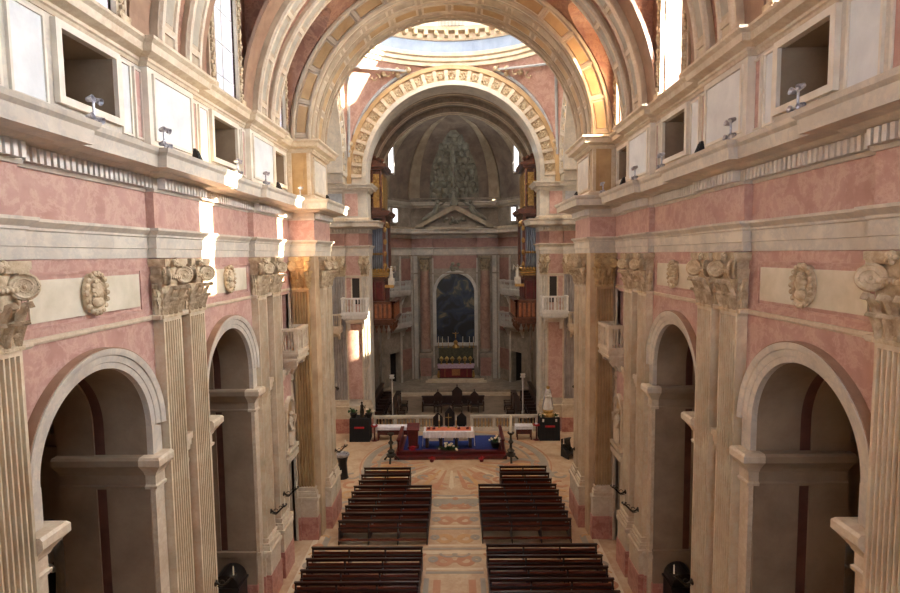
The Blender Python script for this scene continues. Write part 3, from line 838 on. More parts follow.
# windows of the half dome and of the apse attic
for s in (-1, 1):
    for (z0, z1) in ((17.9, 20.3), (14.2, 15.3)):
        mb = MB(s); x, y = (4.86, 44.6) if z0 < 16 else (4.92, 42.9)
        u = Vector((-2.3, 3.7)).normalized() * .3
        for k in (0,): prism(mb, [(x - u.x, y - u.y), (x + u.x, y + u.y), (x + u.x + .05, y + u.y + .03), (x - u.x + .05, y - u.y + .03)], 'z', z0, z1)
        w = pane(mb, SLIT)
        mb = MB(s)
        for e in (-1, 1):
            cx, cy = x + e * u.x * 1.25, y + e * u.y * 1.25
            mb.box(cx - .07, cx + .12, cy - .07, cy + .07, z0 - .1, z1 + .1)
        mb.box(x - .25, x + .3, y - .3, y + .3, z0 - .15, z0); mb.box(x - .25, x + .3, y - .3, y + .3, z1, z1 + .12)
        mb.build('window_frame', APSEST, w, origin=tuple(w.location))
# pediment over the altarpiece
t = thing('pediment', 'triangular stone pediment above the high altar painting', 'pediment', (0, 46.5, 13.7)); org = tuple(t.location)
mb = MB()
for s in (-1, 1): prism(mb, [(s * 3.3, 13.68), (s * 3.3, 13.95), (0, 15.75), (0, 15.3), (s * 2.6, 13.95), (s * 2.3, 13.68)], 'y', 46.0, 47)
mb.box(-3.3, 3.3, 46.0, 47.0, 13.66, 13.82); mb.build('cornice', mat('apse_rib_stone', (0, 0, 0)), t, origin=org)
mb = MB(); prism(mb, [(-2.5, 13.8), (2.5, 13.8), (0, 15.4)], 'y', 46.5, 47); mb.build('tympanum', APSEST, t, origin=org)
mb = MB(); random.seed(2)
for k in range(14): mb.ball((random.uniform(-.9, .9), 46.4, 14.25 + random.uniform(-.2, .5) * .8), random.uniform(.1, .22), 6)
mb.build('carving', RELM, t, origin=org, smooth=True)
for s in (-1, 1):
    # reclining figure on each slope
    mb = MB(); mb.tube([(s * 2.7, 46.25, 14.45), (s * 2.2, 46.2, 14.75), (s * 1.7, 46.2, 15.0), (s * 1.45, 46.2, 15.45), (s * 1.4, 46.2, 15.75)], [.12, .2, .26, .22, .12], 8)
    mb.ball((s * 1.38, 46.2, 15.92), .17, 8); mb.tube([(s * 1.4, 46.1, 15.6), (s * 1.0, 46.05, 15.75), (s * .8, 46.1, 15.95)], .08, 6)
    mb.build('reclining_figure', RELM, t, origin=org, smooth=True)
mb = MB(); mb.lathe([(.36, 15.65), (.3, 16.0), (.18, 16.5), (.22, 16.75), (.08, 16.95)], (0, 46.2, 0), 12); mb.ball((0, 46.2, 17.05), .15, 8)
mb.build('standing_figure', RELM, t, origin=org, smooth=True)
# raised floor of choir and sanctuary
mb = MB(); mb.box(-6.0, 6.0, 34.7, 47, -.02, .16); struct(mb.build('floor', mat('choir_floor', (150, 132, 112), (118, 100, 82), scale=1, rough=.5)))
mb = MB(); mb.box(-5.9, 5.9, 42.6, 47, .1, .42, 1); mb.box(-6, 6, 42.9, 47, .3, .6, 0); mb.box(-2.6, 2.6, 45.3, 46.9, .5, .74, 1); mb.box(-2.4, 2.4, 45.5, 46.9, .6, .9, 1)
struct(mb.build('floor', [APSEST, CREAM]))

# ================================================================== ORDER: pilasters
def flute_plan(w, dep, n):
    """closed plan of a fluted pilaster shaft, front towards -y, wall at y = 0.02"""
    pts = [(-w / 2, .02), (-w / 2, -dep)]
    m = .04; fw = (w - 2 * m) / n
    for i in range(n):
        x0 = -w / 2 + m + i * fw
        for (u, v) in ((.14, 0), (.17, .055), (.3, .085), (.5, .095), (.7, .085), (.83, .055), (.86, 0)): pts.append((x0 + fw * u, -dep + v))
    pts += [(w / 2, -dep), (w / 2, .02)]
    return pts
def leaf(mb, x, y0, z0, h, w, out, n=12):
    """acanthus leaf with lobed edges, rising and curling outward (-y)"""
    A = []
    for i in range(n + 1):
        t_ = i / n
        z = z0 + h * (t_ if t_ < .78 else .78 + .14 * math.sin((t_ - .78) / .22 * PI))
        o = out * (t_ ** 2.0) + .015
        ww = w * (.5 + .5 * math.sin(PI * min(t_ * 1.1, 1))) * (1 if t_ < .85 else .7)
        jag = .62 if i % 3 == 0 else (1.0 if i % 3 == 1 else .95)
        A.append([(x - ww / 2 * jag, y0 - o + .03, z), (x - ww * .3, y0 - o - .03, z), (x - ww * .12, y0 - o + .005, z), (x, y0 - o - .05, z + .01), (x + ww * .12, y0 - o + .005, z),
                  (x + ww * .3, y0 - o - .03, z), (x + ww / 2 * jag, y0 - o + .03, z), (x, y0 - o + .05, z - .02)])
    mb.rings(A)
def volute(mb, c, r, axis_ang, th=.1):
    """disc with a raised spiral; axis horizontal pointing along angle"""
    dx, dy = math.cos(axis_ang), math.sin(axis_ang); ux, uy = -dy, dx
    def P(a, rr, o): return (c[0] + dx * o + ux * rr * math.cos(a), c[1] + dy * o + uy * rr * math.cos(a), c[2] + rr * math.sin(a))
    n = 20
    mb.rings([[P(2 * PI * j / n, r * q, o) for j in range(n)] for q, o in ((.9, -th * .5), (1, -th * .3), (1, th * .3), (.88, th * .42), (.05, th * .42))])
    sp = []
    for k in range(40):
        a = -k * .36 + PI * .6; rr = r * (.97 - .85 * k / 40); sp.append(P(a, rr, th * .45))
    mb.tube(sp, [.14 * r * (1 - k / 55) for k in range(40)], 6)
    mb.ball(P(0, 0, th * .5), r * .16, 7)
def capital_parts(par, w, dep, z0, h, m, detail=True, both=True):
    mb = MB()
    mb.box(-w / 2, w / 2, -dep, .02, z0, z0 + h * .98)
    mb.box(-w / 2 - .03, w / 2 + .03, -dep - .03, .02, z0 - .04, z0 + .03)
    mb.taper((0, -dep / 2 + .01), w / 2, dep / 2 + .01, w / 2 + .05, dep / 2 + .06, z0 + h * .55, z0 + h * .72)
    # abacus with concave front
    pl = [(-w / 2 - .1, .02), (-w / 2 - .1, -dep - .15)]
    for i in range(1, 8):
        u = i / 8; pl.append((-w / 2 - .1 + (w + .2) * u, -dep - .15 + .11 * math.sin(PI * u)))
    pl += [(w / 2 + .1, -dep - .15), (w / 2 + .1, .02)]
    prism(mb, pl, 'z', z0 + h * .9, z0 + h * 1.0)
    prism(mb, [(x * .95, y * .95 if y < 0 else y) for x, y in pl], 'z', z0 + h * .86, z0 + h * .9)
    cap = mb.build('capital', m, par)
    mb = MB()
    for i in range(4):
        leaf(mb, (i - 1.5) * w * .27, -dep, z0 + .02, h * .33, w * .24, .16)
    for i in range(3):
        leaf(mb, (i - 1) * w * .38, -dep, z0 + .1, h * .5, w * .27, .25)
    for e in (-1, 1):    # side leaves
        mm = Matrix.Translation((e * w / 2, -dep * .5, 0)) @ Matrix.Rotation(e * PI / 2, 4, 'Z')
        mb.T = mm; leaf(mb, 0, 0, z0 + .02, h * .36, .2, .08); leaf(mb, 0, 0, z0 + .1, h * .54, .2, .12); mb.T = None
    mb.build('acanthus_leaves', m, cap, smooth=True)
    mb = MB()
    for i in range(7): mb.ball(((i - 3) * w * .115, -dep - .07, z0 + h * .67), .046, 6)
    mb.box(-w * .4, w * .4, -dep - .08, -dep, z0 + h * .64, z0 + h * .66); mb.build('egg_moulding', m, cap, smooth=True)
    mb = MB()
    for k in range(5):
        a = k * 2 * PI / 5; mb.ball((.06 * math.cos(a), -dep - .13, z0 + h * .93 + .06 * math.sin(a)), .045, 6)
    mb.ball((0, -dep - .15, z0 + h * .93), .04, 6)
    mb.build('flower', m, cap, smooth=True)
    for e in (-1, 1):
        mb = MB(); vc = (e * (w / 2 - .01), -dep - .1, z0 + h * .7)
        for sg in (0, PI): volute(mb, vc, .2 * h / 1.25, -PI / 2 - e * .75 + sg, .12)
        mb.build('volute', m, cap, smooth=True)
def make_pilaster(label, w=.76, dep=.23, n=7, capm=CARVE, shaft=SHAFT, group=None, ped=True, name='pilaster'):
    t = thing(name, label, 'pilaster')
    mb = MB()
    prism(mb, flute_plan(w, dep, n), 'z', 2.15, 10.12)
    mb.box(-w / 2, w / 2, -dep, .02, 10.1, 10.22); mb.build('shaft', shaft, t)
    mb = MB(); mb.box(-w / 2 - .1, w / 2 + .1, -dep - .1, .02, 1.78, 1.92)
    mb.box(-w / 2 - .08, w / 2 + .08, -dep - .08, .02, 1.92, 2.0); mb.box(-w / 2 - .03, w / 2 + .03, -dep - .03, .02, 2.0, 2.08); mb.box(-w / 2 - .05, w / 2 + .05, -dep - .05, .02, 2.08, 2.16)
    mb.build('base', CREAM, t)
    if ped:
        mb = MB(); mb.box(-w / 2 - .12, w / 2 + .12, -dep - .12, .02, .95, 1.66, 0); mb.box(-w / 2 - .17, w / 2 + .17, -dep - .17, .02, 1.66, 1.78, 0)
        mb.box(-w / 2 - .15, w / 2 + .15, -dep - .15, .02, .0, .95, 1); mb.build('pedestal', [CREAM, ROSE], t)
    capital_parts(t, w, dep, 10.22, 1.26, capm)
    return t
PAIR_Y = [(5.9, 7.38), (11.97, 13.13), (17.58, 18.95)]
proto = None
WORD = {0: 'behind the viewpoint edge', 1: 'nearest', 2: 'second'}
for s in (-1, 1):
    for pi_, (ya, yb) in enumerate(PAIR_Y):
        for qi, y in enumerate((ya, yb)):
            if pi_ == 0 and qi == 0: continue
            if pi_ == 0: lab = 'fluted pilaster with scrolled capital at the very %s edge of the view' % SIDE[s]
            else: lab = ('%s fluted pilaster of the pair between the two %s chapel arches' % (('nearer', 'farther')[qi], SIDE[s])) if pi_ == 1 else ('%s fluted pilaster of the pair between %s chapel arch and balcony' % (('nearer', 'farther')[qi], SIDE[s]))
            if proto is None:
                proto = make_pilaster(lab); proto.location = (s * WD, y, 0); proto.rotation_euler = (0, 0, RZ[s])
            else: dup(proto, (s * WD, y, 0), RZ[s], lab)
# piers at the crossing
pf = None
for s in (-1, 1):
    lab = 'fluted pilaster, tinted golden for bounced sunlight, on the front of the %s crossing pier' % SIDE[s]
    if pf is None:
        pf = make_pilaster(lab, w=.62, dep=.16, n=5, capm=mat('sun_tinted_carving', (206, 176, 124), (154, 122, 80), scale=5, rough=.65, bump=.4), shaft=GOLDST); pf.location = (s * 5.98, 21.33, 0)  # golden shaft and capital colours paint in sunlight bounced onto the pier fronts
    else: dup(pf, (s * 5.98, 21.33, 0), 0, lab)
ps = None
for s in (-1, 1):
    lab = 'pilaster on the aisle side of the %s crossing pier beside the gold-tinted front pilaster' % SIDE[s]
    if ps is None:
        ps = make_pilaster(lab, w=.6, dep=.13, n=6); ps.location = (s * 5.45, 22.4, 0); ps.rotation_euler = (0, 0, RZ[s])
    else: dup(ps, (s * 5.45, 22.4, 0), RZ[s], lab)
    dup(ps, (s * 5.45, 23.35, 0), RZ[s], 'farther pilaster on the aisle side of the %s crossing pier, at the transept corner' % SIDE[s])
pg = None
for s in (-1, 1):
    lab = 'grey fluted pilaster on the far %s of the crossing beside the rose panel' % SIDE[s]
    if pg is None:
        pg = make_pilaster(lab, w=1.25, dep=.14, n=7, capm=CARVE, shaft=mat('grey_shaft', (176, 168, 162), (140, 132, 128), scale=1.2, rough=.5)); pg.location = (s * 7.62, 34.45, 0)
    else: dup(pg, (s * 7.62, 34.45, 0), 0, lab)
pw = None
for s in (-1, 1):
    lab = 'narrow pale pilaster at the choir opening\'s %s corner beside the rose panel' % SIDE[s]
    if pw is None:
        pw = make_pilaster(lab, w=.42, dep=.14, n=2, shaft=PALE); pw.location = (s * 5.7, 34.45, 0)
    else: dup(pw, (s * 5.7, 34.45, 0), 0, lab)
    mb = MB(s); mb.box(5.45, 6.9, 34.33, 34.5, 10.12, 10.22); trim(mb, CREAM)
    mb = MB(s); mb.box(6.0, 6.9, 34.40, 34.5, 2.2, 10.1, 0); mb.box(5.93, 6.0, 34.36, 34.5, 2.0, 10.1, 1); mb.box(6.9, 6.98, 34.36, 34.5, 2.0, 10.1, 1)
    mb.box(5.5, 8.4, 34.3, 34.5, 0, .95, 0); mb.box(5.5, 8.4, 34.28, 34.5, .95, 1.75, 1)
    mb.box(6.05, 6.85, 34.38, 34.5, 14.0, 15.4, 0); mb.box(7.05, 8.2, 34.38, 34.5, 14.0, 15.4, 2)
    trim(mb, [PINK, CREAM, GREY])
# pier attic faces above the cornice
for s in (-1, 1):
    mb = MB(s); mb.box(5.5, 6.3, 21.28, 21.5, 13.9, 15.5, 0); frame(mb, s, 5.45, 21.6, 23.7, 14.0, 15.4, .08, .05, 1); mb.box(5.42, 5.5, 21.7, 23.6, 14.1, 15.3, 2)
    for (x0, x1) in ((5.47, 5.6), (6.2, 6.35)): mb.box(x0, x1, 21.22, 21.4, 13.9, 15.5, 1)
    mb.box(5.75, 6.1, 21.25, 21.4, 14.05, 15.35, 0)
    trim(mb, [GOLDST, CREAM, PALE])  # golden front faces carry the warm bounced sunlight in their colour
# apse columns
def column(x, y, label):
    t = thing('apse_column', label, 'column', (x, y, .6))
    mb = MB(); mb.lathe([(.42, 3.1 - .6), (.5, 3.2 - .6), (.46, 3.35 - .6), (.43, 3.5 - .6)], n=20); mb.box(-.55, .55, -.55, .4, 2.3, 2.5); mb.build('base', APSEST, t, smooth=True)
    mb = MB(); mb.box(-.52, .52, -.52, .35, 0, .5, 0); mb.box(-.46, .46, -.46, .35, .5, 2.1, 1); mb.box(-.54, .54, -.54, .35, 2.1, 2.32, 0); mb.build('pedestal', [APSEST, APSERED], t)
    mb = MB(); mb.lathe([(.44, 2.85), (.45, 5.5), (.43, 8), (.38, 9.55)], n=24); mb.build('shaft', mat('brown_column_marble', (158, 126, 108), (124, 92, 78), scale=1.6, rough=.4, vein=(180, 150, 130)), t, smooth=True)
    mb = MB(); mb.lathe([(.4, 9.5), (.4, 9.6), (.36, 9.65), (.42, 10.2), (.5, 10.5)], n=16); mb.box(-.56, .56, -.56, .5, 10.62, 10.78)
    for k in range(8):
        a = k * PI / 4; mb.T = Matrix.Rotation(a, 4, 'Z'); leaf(mb, 0, -.38, 9.65, .5, .26, .1); mb.T = None
    for k in range(4):
        a = PI / 4 + k * PI / 2; volute(mb, (.45 * math.cos(a), .45 * math.sin(a), 10.45), .17, a + PI / 2, .1)
    mb.build('capital', mat('apse_carving', (170, 152, 122), (120, 104, 82), scale=5, rough=.7, bump=.3), t, smooth=True)
column(-2.57, 46.15, 'red marble column left of the high altar painting')
column(2.57, 46.15, 'red marble column right of the high altar painting')

# ================================================================== chapel arches
def yz(r, d, a, c, h): return (d, c + r * math.cos(a), h + r * math.sin(a))
for s in (-1, 1):
    for bi, (a, b) in enumerate(BAYS):
        c = (a + b) / 2; r = (b - a) / 2; spr = ASP
        t = thing('archway', 'pale moulded arch surround of the %s chapel arch on the %s wall' % (('nearer', 'farther')[bi], SIDE[s]), 'arch', (s * WD, c, 0)); org = tuple(t.location)
        mb = MB(s)
        prof = [(r - .01, WD + .05), (r - .01, WD - .07), (r + .1, WD - .09), (r + .11, WD - .11), (r + .23, WD - .13), (r + .24, WD - .16), (r + .31, WD - .19), (r + .36, WD - .19), (r + .37, WD + .05)]
        mb.arc(lambda q, d, an: yz(q, d, an, c, spr), prof, n=40)
        for e in (-1, 1): mb.box(WD - .08, WD + .05, *sorted((c + e * (r - .01), c + e * (r + .34))), 7.3, ASP + .01)
        mb.arc(lambda q, d, an: yz(q, d, an, c, spr), [(r + .362, WD + .05), (r + .362, WD - .17), (r + .385, WD - .17), (r + .385, WD + .05)], n=40, k=1)  # brown ring paints the shade on the archivolt's outer side
        mb.build('archivolt', [PALE, mat('brown_band', (0, 0, 0))], t, origin=org, smooth=True)
        for e in (-1, 1):
            ye = c + e * r; lo, hi = sorted((ye + e * .33, ye - e * .012))
            mb = MB(s); mb.box(WD - .08, WD + .3, lo, hi, 1.75, 6.75); mb.box(WD - .13, WD + .3, *sorted((ye + e * .36, ye - e * .04)), 1.6, 1.85); mb.box(WD - .12, WD + .2, lo, hi, 0, 1.6)
            mb.build('jamb', CREAM, t, origin=org)
            IMP = [(-.1, 6.55), (.05, 6.55), (.06, 6.61), (.02, 6.64), (.02, 6.84), (.05, 6.87), (.07, 6.92), (.12, 6.98), (.19, 7.06), (.25, 7.12), (.25, 7.25), (.21, 7.3), (-.1, 7.3)]
            for (pts, m_) in (([(WD - .08, ye + e * .35), (WD - .08, ye), (WD + .12, ye)], CREAM), ([(WD + .12, ye), (WO, ye)], CHST)):
                mb = MB(s); mb.sweep(pts if e > 0 else pts[::-1], IMP)
                mb.build('impost', m_, t, origin=org)
            # inner reveal: two stone bands either side of a dark red strip
            mb = MB(s)
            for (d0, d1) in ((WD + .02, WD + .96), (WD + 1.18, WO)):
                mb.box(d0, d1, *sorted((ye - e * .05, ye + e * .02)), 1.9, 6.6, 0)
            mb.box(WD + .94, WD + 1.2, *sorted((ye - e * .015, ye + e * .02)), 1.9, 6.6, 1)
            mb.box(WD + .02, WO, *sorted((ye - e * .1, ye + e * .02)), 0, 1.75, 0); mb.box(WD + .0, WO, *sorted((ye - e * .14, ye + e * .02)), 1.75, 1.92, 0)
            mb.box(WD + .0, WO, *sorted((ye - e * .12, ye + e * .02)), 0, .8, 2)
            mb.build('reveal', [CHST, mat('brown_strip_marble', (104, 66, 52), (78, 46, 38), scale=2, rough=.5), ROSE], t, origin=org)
        mb = MB(s)
        for (d0, d1, k, o) in ((WD + .05, WD + .96, 0, .014), (WD + .94, WD + 1.2, 1, .006), (WD + 1.18, WO, 0, .05)):
            mb.arc(lambda q, d, an: yz(q, d, an, c, spr), [(r + .02, d0), (r - o, d0), (r - o, d1), (r + .02, d1)], n=32, k=k)
            for e in (-1, 1): mb.box(d0, d1, *sorted((c + e * (r - o), c + e * (r + .02))), 7.3, ASP + .01, k)
        mb.build('soffit', [CHST, mat('brown_strip_marble', (0, 0, 0))], t, origin=org, smooth=True)
        # chapel room behind
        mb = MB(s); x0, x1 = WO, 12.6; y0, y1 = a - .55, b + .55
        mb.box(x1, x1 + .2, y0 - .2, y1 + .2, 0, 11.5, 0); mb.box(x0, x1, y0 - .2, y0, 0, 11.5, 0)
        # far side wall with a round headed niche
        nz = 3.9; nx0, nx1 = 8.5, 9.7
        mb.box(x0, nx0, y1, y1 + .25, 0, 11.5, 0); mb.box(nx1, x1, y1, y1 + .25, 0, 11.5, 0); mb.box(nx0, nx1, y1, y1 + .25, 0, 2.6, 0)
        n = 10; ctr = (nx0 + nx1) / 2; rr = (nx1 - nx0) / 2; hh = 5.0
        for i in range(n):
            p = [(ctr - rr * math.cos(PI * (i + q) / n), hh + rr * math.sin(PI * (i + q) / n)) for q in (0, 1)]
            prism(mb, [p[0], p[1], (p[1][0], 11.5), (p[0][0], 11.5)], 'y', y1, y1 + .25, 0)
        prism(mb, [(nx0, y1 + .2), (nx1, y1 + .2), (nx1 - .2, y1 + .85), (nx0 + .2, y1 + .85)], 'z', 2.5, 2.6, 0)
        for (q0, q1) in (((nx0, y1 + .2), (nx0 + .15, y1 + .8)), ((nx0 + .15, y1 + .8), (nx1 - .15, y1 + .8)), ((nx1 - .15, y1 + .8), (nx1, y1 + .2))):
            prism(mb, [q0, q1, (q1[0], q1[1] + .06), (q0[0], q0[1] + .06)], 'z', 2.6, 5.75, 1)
        mb.box(x0, x1, y1 - .05, y1, 6.9, 7.3, 0)
        mb.box(x0 - .05, x1 + .2, y0 - .2, y1 + .25, 11.4, 11.6, 0)
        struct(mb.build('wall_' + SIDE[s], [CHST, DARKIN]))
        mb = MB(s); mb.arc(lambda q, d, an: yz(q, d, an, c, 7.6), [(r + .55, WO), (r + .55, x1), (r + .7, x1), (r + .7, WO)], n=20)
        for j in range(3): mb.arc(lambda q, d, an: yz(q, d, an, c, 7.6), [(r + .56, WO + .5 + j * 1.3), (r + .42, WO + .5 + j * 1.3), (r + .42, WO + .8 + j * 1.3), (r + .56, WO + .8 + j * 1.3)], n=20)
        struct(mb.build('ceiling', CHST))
for s in (-1, 1):
    for (a, b) in ((12.35, 12.76), (17.95, 18.58)):
        mb = MB(s); mb.box(WD - .02, WD + .1, a, b, 1.7, 10.16); trim(mb, mat('shaded_gap_brown', (164, 126, 98), (136, 98, 74), scale=1.6, rough=.45))  # brown colour paints the shade in the gap between paired pilasters
# impost mouldings returning on the wall between the paired pilasters
for s in (-1, 1):
    for (a, b) in ((12.35, 12.76), (17.96, 18.57), (19.33, 19.98), (20.97, 21.32)):
        mb = MB(s)
        for (z0, z1, o) in ((6.55, 6.63, .05), (6.86, 6.98, .08), (6.98, 7.14, .12), (7.14, 7.3, .16)): mb.box(WD - o, WD + .1, a, b, z0, z1)
        trim(mb, CREAM)
# white tablet and oval medallion above each chapel arch
for s in (-1, 1):
    for bi, (a, b) in enumerate(BAYS):
        c = (a + b) / 2 + (0, .05)[bi]
        mb = MB(s)
        y0, y1 = a + (.1, .15)[bi], b - .1
        mb.box(WD - .03, WD + .1, y0, y1, 10.5, 11.17, 0)
        frame(mb, s, WD, y0 - .12, y1 + .12, 10.38, 11.29, .05, .02, 1)
        trim(mb, [mat('white_tablet', (216, 206, 184), (196, 186, 160), scale=2, rough=.5), PINK])
        t = thing('medallion', 'oval carved stone medallion above the %s chapel arch of the %s wall' % (('nearer', 'farther')[bi], SIDE[s]), 'medallion', (s * (WD - .05), c, 10.87)); org = tuple(t.location)
        mb = MB(s); d = WD - .04
        ov = lambda q, an, dd: (dd, c + .29 * q * math.cos(an), 10.88 + .37 * q * math.sin(an))
        mb.rings([[ov(q, 2 * PI * j / 24, dd) for j in range(24)] for q, dd in ((1, d + .05), (1, d - .07), (.86, d - .1), (.8, d - .05), (.05, d - .06))])
        mb.build('oval_frame', CARVE, t, origin=org, smooth=True)
        mb = MB(s); random.seed(5 + bi)
        mb.ball((d - .1, c - .01, 10.93), .11, 10, sz=1.3, sx=.7); mb.ball((d - .08, c, 10.72), .15, 8, sz=.7, sx=.5)
        for j in range(10): mb.ball((d - .09, c + .12 * math.cos(j * .65), 10.95 + .14 * math.sin(j * .65)), .045, 6)
        mb.build('relief_head', CARVE, t, origin=org, smooth=True)
        mb = MB(s)
        for j in range(18): mb.ball(ov(.98, 2 * PI * j / 18, d - .08), .05, 6)
        mb.build('wreath', CARVE, t, origin=org, smooth=True)

# ================================================================== balconies
def make_balcony(label, w, dep, h=.92, nf=5, ns=3, z_corbel=.75, m=PALE, door=None, name='balcony'):
    """origin at the wall, floor level; front towards -y"""
    t = thing(name, label, 'balcony')
    mb = MB()
    for (z0, z1, o) in ((-.1, 0, .03), (-.22, -.1, -.03), (-.3, -.22, .0), (-.4, -.3, -.1)): mb.box(-w / 2 - o, w / 2 + o, -dep - o, .0, z0, z1)
    mb.build('floor_slab', m, t)
    mb = MB()
    for x in (-w * .3, w * .3):
        prism(mb, [(0, -.4), (-dep * .8, -.4), (-dep * .82, -.52), (-dep * .5, -.6), (-dep * .3, -.85), (-.05, -z_corbel - .4), (0, -z_corbel - .4)], 'x', x - .09, x + .09)
    prism(mb, [(0, -.4), (-dep * .7, -.4), (-dep * .4, -.6), (0, -.75)], 'x', -w * .3, w * .3)
    mb.build('corbel', m, t)
    mb = MB(); 
    mb.box(-w / 2 - .02, w / 2 + .02, -dep - .02, -dep + .14, h - .1, h)
    for e in (-1, 1): mb.box(*sorted((e * (w / 2 + .02), e * (w / 2 - .14))), -dep + .14, 0, h - .1, h)
    mb.box(-w / 2, w / 2, -dep, -dep + .12, 0, .1)
    for e in (-1, 1): mb.box(*sorted((e * w / 2, e * (w / 2 - .12))), -dep + .12, 0, 0, .1)
    mb.build('handrail', m, t)
    posts = [(-w / 2 + .07, -dep + .07), (w / 2 - .07, -dep + .07), (0, -dep + .07)] + [(-w / 2 + .07, -.07), (w / 2 - .07, -.07)]
    for (x, y) in posts:
        mb = MB(); mb.box(x - .065, x + .065, y - .065, y + .065, .1, h - .1); mb.box(x - .05, x + .05, y - .075, y + .075, .2, h - .2); mb.build('post', m, t)
    bal = [(.02, 0), (.045, .01), (.045, .06), (.025, .09), (.05, .2), (.052, .28), (.022, .45), (.02, .52), (.045, .58), (.045, h - .2), (.03, h - .2)]
    spots = []
    for e in (-1, 1):
        for i in range(nf // 2 + 1):
            spots.append((e * (.14 + (w / 2 - .28) * (i + .5) / (nf // 2 + 1)), -dep + .07))
        for i in range(ns): spots.append((e * (w / 2 - .07), -dep + .16 + (dep - .3) * (i + .5) / ns))
    first = None
    for (x, y) in spots:
        if first is None:
            mb = MB(); mb.lathe(bal, (0, 0, .1), 8); first = mb.build('baluster', m, t, smooth=True); first.location = (x, y, 0)
        else:
            c = first.copy(); COL.objects.link(c); c.location = (x, y, 0); KIDS[t.name].append(c)
    return t
bn = None
for s in (-1, 1):
    lab = 'stone balcony with balusters on the %s nave wall next to the crossing pier' % SIDE[s]
    loc = (s * WD, 20.48, 7.9)
    if bn is None: bn = make_balcony(lab, 1.5, .68, nf=5, ns=3, z_corbel=.45, m=CREAM); bn.location = loc; bn.rotation_euler = (0, 0, RZ[s])
    else: dup(bn, loc, RZ[s], lab)
bf = None
for s in (-1, 1):
    lab = 'white marble balcony on the rose panel facing the nave, far %s of the crossing' % SIDE[s]
    loc = (s * 6.3, 34.42, 7.85)
    if bf is None: bf = make_balcony(lab, 1.65, .75, h=1.0, nf=5, ns=3, m=WHITE); bf.location = loc
    else: dup(bf, loc, 0, lab)
    lab = 'stone balcony turned towards the %s transept, partly hidden by the near pier' % SIDE[s]
    # door behind the balcony
    mb = MB(s); mb.box(6.02, 6.55, 34.37, 34.5, 8.4, 10.05, 0); mb.box(5.98, 6.05, 34.33, 34.5, 7.9, 10.1, 1); mb.box(6.52, 6.6, 34.33, 34.5, 7.9, 10.1, 1)
    o = mb.build('door_' + str(1 if s < 0 else 2), [DARKIN, CREAM]); struct(o)
    dup(bn, (s * 7.75, 34.45, 6.95), 0, lab, scale=(.75, .9, .95))
ba = None
for s in (-1, 1):
    a = Vector((6.05, 43.3)); u = (Vector((3.75, 47.0)) - a).normalized()
    p = a + u * 1.9; ang = math.atan2(-2.3, -3.7)  # wall direction
    rz = math.atan2(u.y, u.x)
    nrm = Vector((-u.y, u.x)); nrm = -nrm if nrm.x > 0 else nrm   # towards the interior for the right side
    rot = math.atan2(nrm.y, nrm.x) + PI / 2
    rot = rot if s > 0 else -rot
    for (z, w, lab) in ((8.45, 2.9, 'upper'), (5.75, 3.3, 'lower')):
        L_ = '%s balustraded tribune on the slanted %s wall of the apse' % (lab, SIDE[s])
        loc = (s * p.x, p.y, z)
        if ba is None: ba = make_balcony(L_, 3.0, .6, h=.9, nf=13, ns=2, m=mat('apse_pale_stone', (206, 202, 192), (178, 172, 162), scale=2, rough=.5)); ba.location = loc; ba.rotation_euler = (0, 0, rot)
        else: dup(ba, loc, rot, L_, scale=(w / 3.0, 1, 1))

